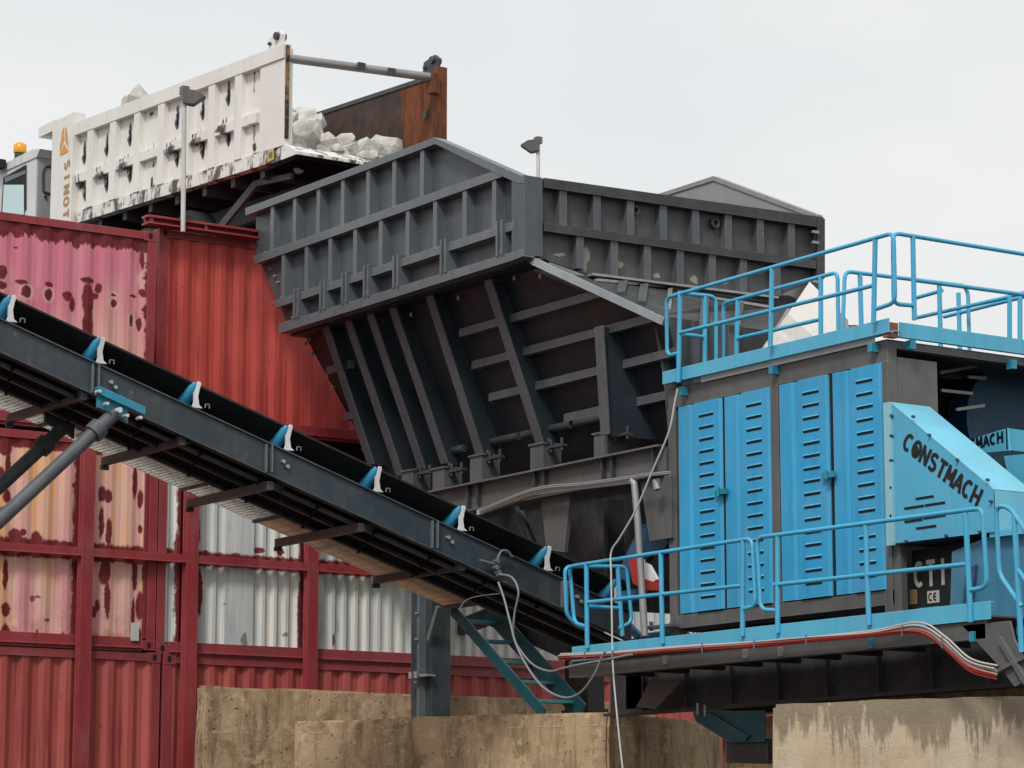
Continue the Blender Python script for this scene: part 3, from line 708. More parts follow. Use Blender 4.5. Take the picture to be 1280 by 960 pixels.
for x, y in ((791,264),(891,280)):
    c = Fp(x, y); P = [(c.x+.05*math.cos(i*math.pi/7), HY-.05, c.z+.05*math.sin(i*math.pi/7)) for i in range(15)]
    MB().tube(P, .02, 6).tube([(c.x, HY, c.z), (c.x, HY-.02, c.z)], .05, 10).build('lifting_eye', M['steel_dark'], fw)
# far wall with its peak (inner face seen)
yk = at(893,224,X=HX2).y; zk = at(893,224,X=HX2).z
MB().extr([(HX2, HY, 8.6), (HX2, HY, 9.60), (HX2, yk, zk), (HX2, 32.5, zk), (HX2, 32.5, 9.9), (HX2, 31.4, 8.6)], (.03,0,0)).build('right_wall', paint('worn_inner_steel', (.30,.31,.31), None, .2, .5), hop)
MB().extr([(HX2-.02, HY, 9.56), (HX2-.02, HY, 9.62), (HX2-.02, yk, zk+.04), (HX2-.02, 32.5, zk+.04), (HX2-.02, 32.5, zk), (HX2-.02, yk, zk-.02)], (.1,0,0)).build('right_top_flange', M['galv'], hop)
# sloped lower side, inverted wedge
KS = .475; X0S = 17.97
def S(x, y, off=0.):   # point on the sloped side plate, or in front of it
    r = ray(x, y); t = (X0S-off+(8.55-EYE)*KS)/(r.x+KS*r.z); return Vector((r.x*t, r.y*t, EYE+r.z*t))
def Sx(z): return X0S+(8.55-z)*KS
pts = [(Sx(8.5), 31.45, 8.5), (Sx(6.15), 30.6, 6.15), (Sx(6.15), 23.0, 6.15), (Sx(7.2), 23.0, 7.2)]
cor = S(832,401)
MB().box(17.72, 18.02, 25.95, 31.45, 8.50, 8.56).build('joint_plate', M['slope'], hop)
pl = [Vector((Sx(8.5), 31.5, 8.5)), Vector((Sx(6.12), 30.85, 6.12)), Vector((Sx(6.12), 24.38, 6.12)), Vector((Sx(7.0), 24.38, 7.0)), cor, Vector((Sx(8.5), 25.92, 8.5))]
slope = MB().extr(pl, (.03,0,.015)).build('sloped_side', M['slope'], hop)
e0 = Vector((17.74, 25.85, 8.50)); e1 = S(836,403)+Vector((-.05,0,0))
MB().bar(e0, e1, .10, .085).build('edge_flange', paint('pale_worn_flange', (.30,.33,.35), None, .3, .4), slope)
KF = (8.42-e1.z)/(HY-e1.y)
def FS(x, y, off=.03):
    r = ray(x, y); k = KF; b_ = HY-off-(8.42-EYE)/k
    t = b_/(r.y-r.z/k); return Vector((r.x*t, r.y*t, EYE+r.z*t))
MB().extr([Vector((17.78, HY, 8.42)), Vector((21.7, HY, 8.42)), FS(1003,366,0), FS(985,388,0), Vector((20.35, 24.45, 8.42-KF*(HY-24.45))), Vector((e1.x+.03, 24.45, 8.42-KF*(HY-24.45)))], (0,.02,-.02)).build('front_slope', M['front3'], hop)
zE = 8.42-KF*(HY-24.45)
MB().extr([Vector((e1.x+.03, 24.455, zE)), Vector((20.35, 24.455, zE)), Vector((19.9, 24.455, 6.95)), Vector((19.9, 24.455, 6.2)), Vector((18.62, 24.455, 6.2)), Vector((18.55, 24.455, 7.0))], (0,.03,0)).build('throat_plate', M['front3'], hop)
for x in (18.95, 19.45): MB().box(x-.04, x+.04, 24.40, 24.454, 6.9, zE-.02).build('throat_stiffener', M['rib'], hop)
# plate seams and post on the lower front
MB().bar(at(736,344,Y=HY-.08), at(968,373,Y=HY-.08), .16, .025).build('front_ledge', M['galv'], hop)
MB().bar(FS(745,350), FS(838,359), .05, .03).bar(FS(838,359), FS(836,388), .05, .04).build('front_ledge', M['galv'], hop)
MB().bar(FS(850,366), FS(962,384), .05, .03).build('front_ledge', M['galv'], hop)
for xa, ya, xb, yb in ((780,352,776,368),(806,355,802,380),(882,374,879,412),(925,381,921,410)):
    MB().bar(FS(xa, ya), FS(xb, yb), .09, .07).build('front_slope_rib', M['rib'], hop)
m = MB().bar(at(985,386,Y=24.9)+Vector((0,-.04,0)), at(952,438,Y=24.4)+Vector((0,-.04,0)), .04, .04); m.build('plate_lip', M['galv'], hop)
# deep web ribs
RIBS = [((407,408),(464,580)),((435,400),(500,594)),((463,393),(528,586)),((491,385),(556,579)),((537,370),(601,571)),((610,350),(676,557))]
for (tx, ty), (bx, by) in RIBS:
    Y = S(tx, ty, .19).y
    T0 = at(tx, ty, Y=Y); B0 = at(bx, by, Y=Y)
    z0, z1 = T0.z, B0.z
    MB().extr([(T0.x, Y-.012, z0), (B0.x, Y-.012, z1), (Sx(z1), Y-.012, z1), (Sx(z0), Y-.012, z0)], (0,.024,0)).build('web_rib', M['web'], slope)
    MB().bar((T0.x, Y, z0), (B0.x, Y, z1), .15, .02, (1,0,0)).build('rib_flange', M['rib'], slope)
# shorter rib on the front end
Y = S(749,408,.22).y; T0 = at(749,408,Y=Y); B0 = at(757,543,Y=Y)
MB().extr([(T0.x, Y-.012, T0.z), (B0.x, Y-.012, B0.z), (Sx(B0.z), Y-.012, B0.z), (Sx(T0.z), Y-.012, T0.z)], (0,.024,0)).build('web_rib', M['web'], slope)
MB().bar((T0.x, Y, T0.z), (B0.x, Y, B0.z), .16, .02, (1,0,0)).build('rib_flange', M['rib'], slope)
for z, y0, y1 in ((8.08,24.99,28.0),(8.08,30.6,31.2),(7.70,24.33,28.0),(7.5,30.9,31.2),(7.31,24.2,27.9),(6.90,24.2,26.6),(7.1,30.8,31.05)):
    X = Sx(z); MB().extr([(X, y0, z-.09), (X-.08, y0, z-.085), (X-.08, y0, z+.01), (X, y0, z+.03)], (0, y1-y0, 0)).build('plate_stiffener', M['rib'], slope)
for Yc, w in ((29.0,.25),(28.0,.5),(27.0,.6),(25.9,.6)):
    X = Sx(6.78); MB().tube([(X-.10, Yc-w/1.2, 6.78), (X-.10, Yc+w/1.2, 6.78)], .05, 8).build('pipe_stub', M['steel_dark'], slope)
m = MB()
for x, y in ((388,421),(422,415),(449,407),(478,399),(514,391),(573,370),(643,345),(675,343)):
    c = S(x, y, .03); m.tube([c, c+Vector((0,0,-.05))], .02, 6)
for x, y in ((384,429),(392,442),(412,470),(418,484)):
    c = S(x, y, .03); m.tube([c, c+Vector((-.04,0,0))], .025, 6)
m.build('bolt', M['galv'], slope)
MB().extr([(Sx(8.5), 31.46, 8.5), (Sx(6.15), 30.8, 6.15), (21.0, 30.8, 6.15), (21.9, 31.46, 8.5)], (0,.03,0)).build('rear_slope', M['steel_dark'], hop)
# base frame beam and blocks
def B(x, y): return at(x, y, X=18.45)
bz1 = 6.25; bz0 = 5.93
bf = MB().box(18.47, 18.50, 24.36, 30.9, bz0, bz1).box(18.36, 18.62, 24.36, 30.9, bz1-.02, bz1).box(18.38, 18.60, 24.36, 30.9, bz0-.02, bz0).build('base_beam', M['house'], hop)
for x in (588,600,671,683,756,768,820,520,540):
    y = B(x, 600).y; MB().box(18.40, 18.468, y-.008, y+.008, bz0, bz1-.021).build('web_plate', M['steel_dark'], bf)
for x, yt in ((515,590),(554,587),(601,571),(677,557),(757,543)):
    c = B(x, yt); m = MB().box(18.38, 18.64, c.y-.13, c.y+.13, bz1+.001, c.z).box(18.36, 18.66, c.y-.15, c.y+.15, c.z+.001, c.z+.02)
    k = m.build('seat_block', M['rib'], bf)
    m = MB()
    for s in (-.2, -.42): m.tube([(18.45, c.y+s, c.z-.10), (18.45, c.y+s, c.z+.04)], .022, 6)
    m.box(18.42, 18.5, c.y-.45, c.y-.15, c.z-.06, c.z-.03); m.tube([(18.45, c.y-.16, c.z+.02), (18.45, c.y-.16, c.z+.06)], .03, 6); m.build('bolt', M['steel_dark'], k)
# underside chute walls behind the beam
MB().box(19.25, 19.3, 24.4, 30.6, 4.9, 6.6).build('chute_side', M['steel_dark'], hop)
MB().box(19.0, 21.2, 26.2, 26.26, 4.6, 5.9).build('chute_plate', M['steel_dark'], hop)
MB().extr([B(676,622), B(713,616), B(705,690), B(683,687)], (.05,0,0)).build('hanger_plate', M['house'], hop)
MB().extr([B(800,600), B(839,594), B(839,672), B(812,676)], (.05,0,0)).build('hanger_plate', M['house'], hop)
m = MB()
for x0, y0, x1, y1 in ((640,622,664,690),(650,640,672,690)):
    m.bar(at(x0,y0,X=18.9), at(x1,y1,X=18.9), .06, .06)
m.build('brace', M['steel'], hop)
# ------------------------------------------------------------------ crusher house
XH, YH = 18.50, 20.72
ZB, ZT = 4.10, 6.855
YE = 24.34
hs = thing('crusher_house', 'warm grey steel crusher housing with blue louvred doors', 'machine housing', (19.8, 22.5, ZB))
def P1(x, y): return at(x, y, X=XH)
dt = 6.655
MB().box(XH, XH+.12, YH, YE, ZT-.2, ZT).build('top_beam', M['house'], hs)
MB().box(XH, XH+.12, YH, YE, 4.22, 4.36).build('bottom_beam', M['house'], hs)
ypost = P1(969,600).y
for y0, y1, z0 in ((YH, YH+.115, ZB-.1), (ypost-.075, ypost+.075, 4.361), (YE-.13, YE, ZB-.05)):
    MB().box(XH-.004, XH+.12, y0, y1, z0, ZT-.201).build('post', M['house'], hs)
for (xa, xb) in ((849,905),(907,966),(976,1039),(1043,1107)):
    y0 = P1(xb, 600).y+.012; y1 = P1(xa, 600).y-.012
    z0, z1 = 4.375, dt-.01
    # pressed door: folded flat, recess rib, louvre field
    ln = y1-y0; prof = [(y1, 0), (y1, -.03), (y1-.25*ln, -.03), (y1-.29*ln, -.012), (y1-.36*ln, -.012), (y1-.40*ln, -.045), (y0+.02, -.045), (y0, -.02), (y0, 0)]
    m = MB().extr([(XH+.02+d, y, z0) for y, d in prof], (0,0,z1-z0)); dr = m.build('louvred_door', M['blue'], hs)
    n = 16; sl = MB(); lip_ = MB()
    for i in range(n):
        z = z0+.14+(z1-z0-.3)*i/(n-1); ya, yb = y1-.50*ln, y1-.84*ln
        P = [(XH-.0275, ya, z), (XH-.0275, ya-.012, z+.013), (XH-.0275, yb+.012, z+.013), (XH-.0275, yb, z), (XH-.0275, yb+.012, z-.011), (XH-.0275, ya-.012, z-.011)]
        sl.extr(P, (.002,0,0))
        lip_.extr([(XH-.0255, ya, z+.018), (XH-.036, ya, z+.017), (XH-.0255, ya, z+.03)], (0, yb-ya, 0))
    sl.build('louvre_slot', M['slot'], dr); lip_.build('louvre_hood', M['blue'], dr)
for x, y in ((906,615),(1041,594)):
    c = P1(x, y); m = MB().box(XH-.075, XH-.03, c.y-.09, c.y+.09, c.z-.03, c.z+.03).tube([(XH-.09, c.y, c.z-.05), (XH-.09, c.y, c.z+.05)], .016, 6); m.build('door_latch', M['teal_bright'], hs)
m = MB()
for x in (906,1041):
    c = P1(x, 600); m.box(XH+.0, XH+.03, c.y-.02, c.y+.02, 4.37, dt)
m.build('door_gap_seal', M['slot'], hs)
# dark body behind doors, roof
MB().box(XH+.13, XH+1.9, YH+1.2, YE-.02, 4.2, ZT-.02).build('inner_body', M['steel_dark'], hs)
MB().box(XH, XH+4, YH, YE, ZT+.001, ZT+.02).build('roof', M['steel_dark'], hs)
# end facing the camera's right: wide corner plate, beam, dark opening
def P2(x, y): return at(x, y, Y=YH)
MB().box(XH+.13, P2(1172,500).x, YH, YH+.05, 5.3, ZT-.15).build('corner_plate', M['house'], hs)
MB().box(XH+.12, 22.6, YH, YH+.10, P2(1200,446).z, ZT).build('end_beam', M['house'], hs)
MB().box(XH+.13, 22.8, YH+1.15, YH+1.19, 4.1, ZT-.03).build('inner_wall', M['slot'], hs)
MB().box(22.6, 22.7, YH, YE, 4.1, ZT-.02).build('far_post', M['house'], hs)
MB().box(XH+.02, XH+.10, YH-.10, YH-.001, 4.05, 5.0).build('short_post', M['house'], hs)
m = MB()
for (x0, y0, x1, y1) in ((1175,466,1235,455),(1176,488,1215,492),(1210,471,1232,473),(1195,512,1230,507)):
    m.bar(at(x0,y0,Y=YH+.6), at(x1,y1,Y=YH+.6), .03, .03)
m.build('inner_strut', M['galv'], hs)
cc = at(1262,530,Y=YH+.8); m = MB(); m.tube([cc, cc+Vector((0,.3,0))], .62, 28); m.build('flywheel', M['blue_dark'], hs)
cc = at(1232,552,Y=YH+.4); 
for x, y in ((820,782),(1150,770)):
    c = at(x, y, X=XH-.1); m = MB().box(XH-.14, XH-.02, c.y-.32, c.y+.16, c.z-.03, c.z+.0)
    for s in (-.28, -.1, .1): m.tube([(XH-.09, c.y+s, c.z-.05), (XH-.09, c.y+s, c.z+.05)], .022, 6)
    m.build('foot_clamp', M['rib'], hs)
# small parts seen under the doors
m = MB().extr([at(x, y, X=XH+.3) for x, y in ((905,772),(935,766),(922,790),(915,792))], (.3,0,0)); m.build('chute_tip', M['blue_dark'], hs)
# belt guard with stencilled name
gd = thing('belt_guard', 'pale blue sloping belt guard with black slab lettering beside the louvred doors', 'machine guard', (18.7, 19.9, 4.8))
GX = 18.45
def G(x, y): return at(x, y, X=GX)
g0, g1, g2, g3 = G(1119,503), G(1243,613), G(1241,665), G(1119,679)
g0.y = g3.y = YH-.09; g2.y = g1.y
m = MB().extr([g0, g1, g2, g3], (.012,0,0)).build('side_plate', M['blue_guard'], gd)
MB().extr([g0+Vector((-.004,0,.012)), g1+Vector((-.004,-.006,.012)), g1+Vector((-.004,.0,.0)), g0+Vector((-.004,.0,.0))], (.52,0,0)).build('top_plate', paint('pale_dusty_blue', (.17,.52,.68), (.45,.45,.40), .2, .4), gd)
MB().extr([g1+Vector((0,-.004,0)), g2+Vector((0,-.004,0)), g2+Vector((0,.01,0)), g1+Vector((0,.01,0))], (.52,0,0)).build('end_plate', paint('pale_blue_end', (.16,.48,.62), None, .2, .4), gd)
MB().box(GX-.03, GX+.0, g0.y-.02, g0.y+.08, g3.z-.02, g0.z+.01).build('edge_strip', paint('pale_edge', (.28,.55,.62), None, .3, .5), gd)
MB().box(GX+.013, GX+.50, g2.y, g3.y, g3.z-.012, g3.z-.001).build('bottom_plate', M['blue_dark'], gd)
m = MB()
for x, y in ((1163,544),(1198,575),(1240,627),(1143,521),(1134,677),(1184,670),(1226,665),(1236,600),(1116,520),(1116,545),(1116,576),(1116,610),(1116,645)):
    c = G(x, y); m.tube([(GX-.03, c.y, c.z), (GX+.0, c.y, c.z)], .016, 8)
m.build('bolt', M['blue_dark'], gd)
m = MB()
for x, y, w in ((1156,622,10),(1143,634,11),(1169,630,11),(1157,644,11),(1142,651,10),(1168,646,12),(1158,659,11)):
    c = G(x, y); yw = w*.0135; m.extr([(GX-.002, c.y-yw, c.z-.012), (GX-.002, c.y-yw+.012, c.z+.012), (GX-.002, c.y+yw, c.z+.012), (GX-.002, c.y+yw-.012, c.z-.012)], (-.003,0,0))
m.build('vent_slot', M['slot'], gd)
A, Bq = G(1127,560), G(1221,634)
U = (Bq-A); V = Vector((0, -U.z, U.y)); V = V if V.z > 0 else -V
L = U.length/8.9
m = MB(); letters(m, 'CONSTMACH', A, U, V, L*.92, .178, L*1.0, .041, (-1,0,0), True); m.build('lettering', M['letter'], gd)
oc = A+U.normalized()*L*1.42+V.normalized()*.078
P = [oc+U.normalized()*.035*math.cos(a*math.pi/5)+V.normalized()*.05*math.sin(a*math.pi/5)+Vector((-.006,0,0)) for a in range(10)]
MB().extr(P, (-.001,0,0)).build('letter_centre', M['letter'], gd)
# second smaller guard deeper in
g2t = thing('belt_guard', 'small blue guard with partly hidden lettering inside the housing opening', 'machine guard', (20, 19.9, 5.9))
YG = 20.3; XG = 19.75
def Q(x, y): return at(x, y, X=XG)
MB().extr([Q(1205,552), Q(1259,535), Q(1262,563), Q(1228,566)], (.02,0,0)).build('side_plate', M['blue_kick'], g2t)
q = Q(1259,535); MB().extr([q, q+Vector((.9,0,-.02)), q+Vector((.9,0,-.23)), q+Vector((0,0,-.22))], (0,.02,0)).build('end_plate', M['blue_guard'], g2t)
A, Bq = Q(1212,563), Q(1257,552); U = Bq-A; V = Vector((0,0,1))
m = MB(); L = U.length/5.2; letters(m, 'TMACH', A, U, V, L*.88, .11, L, .03, (-1,0,0), True); m.build('lettering', M['letter'], g2t)
MB().extr([at(x, y, X=19.6) for x, y in ((1255,570),(1300,566),(1300,612),(1262,606))], (.02,0,0)).build('lower_plate', M['blue_kick'], g2t)
MB().box(19.9, 21.4, 20.4, 20.6, 5.4, 5.7).build('mounting_beam', M['house'], g2t)
# black generator box with white lettering
gb = thing('engine_box', 'black engine box with white lettering under the sloping guard', 'engine', (19, 19.8, 4.0))
XE = 18.72
def Eq(x, y): return at(x, y, X=XE)
e0, e1 = Eq(1140,700), Eq(1216,700)
MB().box(XE, XE+1.6, e1.y, e0.y, 3.95, 4.76).build('cabinet', M['black'], gb)
A, Bq = Eq(1143,735), Eq(1189,730); U = Bq-A; L = U.length/3.3
m = MB(); letters(m, 'CTI', A, U, (0,0,1), L*.9, .26, L*1.08, .045, (-1,0,0)); m.build('lettering', M['cable_white'], gb)
c = Eq(1167,746); pl_ = MB().box(XE-.006, XE, c.y-.085, c.y+.085, c.z-.06, c.z+.06).build('mark_plate', M['cable_white'], gb)
m = MB(); letters(m, 'CE', (XE-.007, c.y+.065, c.z-.04), (0,-1,0), (0,0,1), .06, .08, .068, .016, (-1,0,0)); m.build('mark_lettering', M['letter'], pl_)
c = Eq(1142,746); MB().box(XE-.005, XE, c.y-.05, c.y+.06, c.z-.07, c.z+.07).build('orange_label', paint('brown_label', (.25,.14,.07), None, .5, .6), gb)
c = Eq(1160,766); pl2 = MB().box(XE-.005, XE, c.y-.16, c.y+.13, c.z-.05, c.z+.055).build('lower_label', M['teal_bright'], gb)
m = MB(); letters(m, 'CO', (XE-.006, c.y+.06, c.z-.04), (0,-1,0), (0,0,1), .085, .085, .095, .022, (-1,0,0)); m.build('lower_lettering', M['letter'], pl2)
# blue fuel tank body to the right
tk = thing('fuel_tank', 'deep blue steel tank behind the stair rail at the right edge', 'tank', (19, 18.6, 3.9))
a = at(1190,760,X=18.55); b = at(1300,760,X=18.55)
MB().extr([at(x, y, X=18.55) for x, y in ((1187,785),(1190,690),(1232,672),(1310,662),(1310,800),(1250,790))], (1.2,0,0)).build('tank_body', paint('mid_blue_tank', (.05,.20,.32), (.03,.1,.15), .5, .45), tk)
MB().extr([at(x, y, X=18.54) for x, y in ((1210,712),(1222,706),(1216,770),(1204,772))], (-.03,0,0)).build('tank_flange', M['blue_dark'], tk)
MB().bar(at(1240,668,X=18.5), at(1310,660,X=18.5), .06, .06).build('tank_strap', M['blue_kick'], tk)
# ------------------------------------------------------------------ railings
def rail_obj(parent, plane, tubes, posts, r=.022, rp=.026, mat=None, foot=0.):
    mat = mat or M['blue_rail']
    f = lambda q: at(q[0], q[1], **plane)
    m = MB()
    for t in tubes: m.tube(rounded([f(q) for q in t], .09), r, 10)
    o = m.build('handrail', mat, parent)
    for x0, y0, x1, y1 in posts:
        a = f((x0, y0)); b = f((x1, y1))
        MB().tube([a, Vector((b.x, b.y, b.z-foot))], rp, 10).build('post', mat, o)
    return o
uw = thing('upper_walkway', 'light blue railed walkway on the roof of the crusher housing', 'walkway', (19, 22, 6.95))
XK, YK = 18.40, 20.60
k0, k1 = at(828,463,X=XK), at(1111,401,X=XK)
MB().box(XK, XK+.01, k1.y, k0.y, 6.915, 7.055).box(XK+.01, XK+.06, k1.y, k0.y, 6.915, 6.925).build('kick_plate', M['blue_kick'], uw)
kr = at(1124,404,Y=YK)
MB().box(kr.x, 22.6, YK, YK+.01, 6.885, 7.035).box(kr.x, 22.6, YK+.01, YK+.06, 6.885, 6.895).build('kick_plate', M['blue_kick'], uw)
MB().box(XK+.015, kr.x-.005, YK+.012, YK+.09, 6.875, 7.025).build('corner_block', NT('orange_red_primer').done((.36,.09,.05), .6), uw)
MB().box(XK+.07, 18.56, k1.y, k0.y, 6.93, 6.94).build('deck_strip', M['blue_kick'], uw)
m = MB()
for x, y in ((849,487),(962,460),(1086,432)): 
    c = at(x, y, X=XK-.01); m.box(XK+.0, XK+.09, c.y-.03, c.y+.03, c.z-.06, c.z+.03)
for x, y in ((1143,427),(1269,452)):
    c = at(x, y, Y=YK-.01); m.box(c.x-.03, c.x+.03, YK+.0, YK+.09, c.z-.07, c.z+.02)
m.build('roof_bracket', M['teal_bright'], uw)
MB().box(XH-.03, XH-.02, k1.y+.3, k0.y-.6, 6.858, 6.95).build('bright_gap_strip', M['white_cover'], uw)  # white strip added to imitate the bright gap below the kick plate
PX = dict(X=XK+.02); PY = dict(Y=YK+.02)
PX = dict(X=XK-.05)
rail_obj(uw, PX, [[(850,441),(834,445),(833,372),(1117,291),(1119,378),(1096,386)], [(850,416),(1091,357)]], [(850,367,848,478),(965,336,963,434),(1094,300,1092,404)])
rail_obj(uw, PY, [[(1143,382),(1117,380),(1116,291),(1300,321)], [(1143,350),(1300,371)]], [(1141,296,1143,400),(1275,372,1275,440)])
zU = 7.88
def atz(x, y, Z): return at(x, y, Z=Z)
# inner rails at the same height across the deck
XI = 19.10
rail_obj(uw, dict(X=XI), [[(904,470),(904,379),(1047,340),(1048,424)], [(922,423),(1026,399)]], [(922,376,920,460),(1026,346,1026,430)])
YD = 24.0
rail_obj(uw, dict(Y=YD), [[(848,366),(895,371),(895,460)], [(853,418),(880,421)]], [(881,371,881,462)])
YI = 22.0
rail_obj(uw, dict(Y=YI), [[(1053,420),(1056,339),(1205,357),(1210,366),(1212,440)]], [(1075,343,1077,420),(1174,354,1176,440)])
rail_obj(uw, dict(X=20.7), [[(1146,372),(1178,363)], [(1146,397),(1262,371)]], [(1262,371,1262,438)])
rail_obj(uw, dict(X=21.65), [[(1180,396),(1300,366)], [(1255,372),(1300,361)]], [(1198,366,1200,440)])
# white cover sheet on the roof
cv = MB().add([at(1012,352,X=20.4), at(1048,388,X=20.4), at(1050,450,X=20.1), at(1050,450,X=19.7), at(940,470,X=19.7), at(955,432,X=19.8), at(985,392,X=20.0),
               at(1022,372,X=20.8), at(1060,400,X=21.1), at(1065,450,X=21.1)],
              [(0,6,5,4,3),(0,3,2,1),(0,1,8,7),(1,2,9,8)]).build('cover_sheet', M['white_cover'])
tag(cv, 'white canvas sheet draped behind the upper railing beside the hopper', 'cover')
mm = cv.modifiers.new('thick', 'SOLIDIFY'); mm.thickness = .02
MB().box(XK+.75, XK+.77, 22.4, 25, 6.9, 7.35)
# lower walkway
lw = thing('lower_walkway', 'light blue railed walkway along the foot of the crusher housing', 'walkway', (18, 21.5, 3.9))
XL = 17.50
l0, l1 = at(715,810,X=XL), at(1238,775,X=XL)
MB().box(XL, XL+.01, l1.y, l0.y, 3.855, 4.015).box(XL+.01, XL+.05, l1.y, l0.y, 4.005, 4.015).build('kick_plate', M['blue_kick'], lw)
e = MB().box(XL+.0, 18.45, l0.y+.001, l0.y+.011, 3.86, 3.95).build('end_plate', M['blue_kick'], lw)
MB().box(XL+.02, 18.46, l1.y+.0, l0.y-.0, 3.875, 3.89).build('deck', M['steel_dark'], lw)
MB().box(XL+.03, XL+.06, l1.y+.1, l0.y+.1, 3.69, 3.865).box(XL+.06, XL+.16, l1.y+.1, l0.y+.1, 3.69, 3.71).build('edge_channel', M['house'], lw)
m = MB()
for y in [l1.y+.6+i*.62 for i in range(10)]: m.box(XL+.07, 18.4, y, y+.07, 3.71, 3.87)
m.build('joist', M['steel_dark'], lw)
for x, y in ((830,822),(930,814),(974,811),(1088,800),(1214,792)):
    c = at(x, y, X=XL-.0); MB().box(XL-.0, XL+.028, c.y-.028, c.y+.028, c.z-.07, c.z+.02).build('edge_bracket', M['teal_bright'] if x > 1050 else M['galv'], lw)
PL = dict(X=XL-.02)
rail_obj(lw, PL, [[(733,783),(718,779),(712,708),(940,673),(945,757),(930,761)], [(735,753),(927,732)]], [(733,706,734,802),(826,690,828,796),(929,676,928,786)], foot=.07)
rail_obj(lw, PL, [[(970,763),(951,762),(946,672),(1228,635),(1234,734),(1211,738)], [(968,731),(1210,705)]], [(972,671,972,782),(1082,657,1086,772),(1207,641,1213,768)], foot=.07)
rail_obj(lw, dict(Y=24.72), [[(735,785),(724,783),(708,770),(706,708),(783,708),(790,778),(774,785)], [(735,758),(772,760)]], [(772,709,778,795)])
rail_obj(lw, PL, [[(1277,758),(1249,718),(1245,632),(1262,634),(1300,690)], [(1272,712),(1300,750)]], [(1268,646,1277,815)])
# stair string and gusset at the far right end
MB().extr([at(x, y, X=XL+.03) for x, y in ((1203,782),(1262,776),(1268,800),(1290,845),(1268,858),(1252,836))], (.02,0,0)).build('gusset', M['house'], lw)
m = MB().bar(at(1250,798,X=XL), at(1300,880,X=XL), .04, .05).bar(at(1240,842,X=XL), at(1300,812,X=XL), .03,.03); m.build('stair_string', M['house'], lw)
# cables slung under the lower kick plate
cb = thing('cable_bundle', 'red and pale cables slung below the lower blue kick plate', 'cables', (17.4, 21.5, 3.7))
base = [(700,821),(760,819),(850,811),(930,806),(1000,800),(1090,792),(1148,785),(1180,803),(1212,830),(1246,840)]
for i, (dx, dy, dz, r, mt) in enumerate(((-.02,0,-.018,.010,'cable_red'),(-.01,0,-.026,.010,'cable_red'),(0,0,.004,.010,'cable_white'),(-.02,0,.016,.009,'cable_white'),(.0,0,-.008,.010,'cable_white'),(-.03,0,-.012,.007,'cable_red'),(.01,0,.026,.010,'cable_white'))):
    rnd = random.Random(i); P = []
    for k, q in enumerate(base):
        v = at(q[0], q[1], X=17.42); fade = .3+.7*min(1, abs(k-1)/3) if mt == 'cable_white' else 1
        P.append(v+Vector((dx, 0, dz*(1.0 if k < 6 else 2.0)+rnd.uniform(-.008,.008))))
    MB().tube(spline(P, 6), r, 7).build('red_cable' if 'red' in mt else 'pale_cable', M[mt], cb)
m = MB()
for x in (733,768,880,945,1010,1130,1180):
    k = [i for i in range(len(base)-1) if base[i][0] <= x <= base[i+1][0]][0]; y = base[k][1]+(base[k+1][1]-base[k][1])*(x-base[k][0])/(base[k+1][0]-base[k][0])
    c = at(x, y, X=17.40); m.box(17.37, 17.38, c.y-.006, c.y+.006, c.z-.055, c.z+.045)
m.build('cable_tie', M['steel'], cb)
# ------------------------------------------------------------------ chassis under the plant
ch = thing('plant_chassis', 'dark steel chassis girder carrying the crusher plant on the concrete blocks', 'chassis', (19, 21, 3.3))
MB().box(18.60, 18.63, 16.5, 25.6, 3.36, 3.86).box(18.5, 18.72, 16.5, 25.6, 3.33, 3.36).build('girder', M['steel_dark'], ch)
for i in range(11):
    y = 17.1+i*.78; MB().box(18.53, 18.598, y, y+.015, 3.362, 3.86).build('web_plate', M['steel_dark'], ch)
MB().extr([at(x, y, X=18.3) for x, y in ((795,884),(812,852),(850,852),(818,886))], (.03,0,0)).build('foot_gusset', M['steel'], ch)
MB().box(18.6, 20.6, 24.9, 25.3, 3.4, 3.85).build('cross_beam', M['steel_dark'], ch)
MB().box(18.75, 22, 20.7, 26, 3.9, 4.08).build('deck_plate', M['steel_dark'], ch)
m = MB().extr([at(x, y, X=18.45) for x, y in ((866,890),(870,902),(912,928),(955,927),(955,888))], (.02,0,0)).extr([at(x, y, X=18.40) for x, y in ((885,890),(885,903),(930,926),(935,920))], (.04,0,0)); m.build('teal_bracket', M['teal'], ch)
MB().box(18.5, 20.5, at(960,940,X=18.5).y, at(908,940,X=18.5).y, 2.75, 2.98).build('lower_beam', M['steel_dark'], ch)
m = MB()
for x, y in ((877,884),(886,886)):
    c = at(x, y, X=18.45); m.tube([c+Vector((-.05,0,.04)), c+Vector((-.05,0,-.08))], .018, 6)
m.build('bolt', M['galv'], ch)
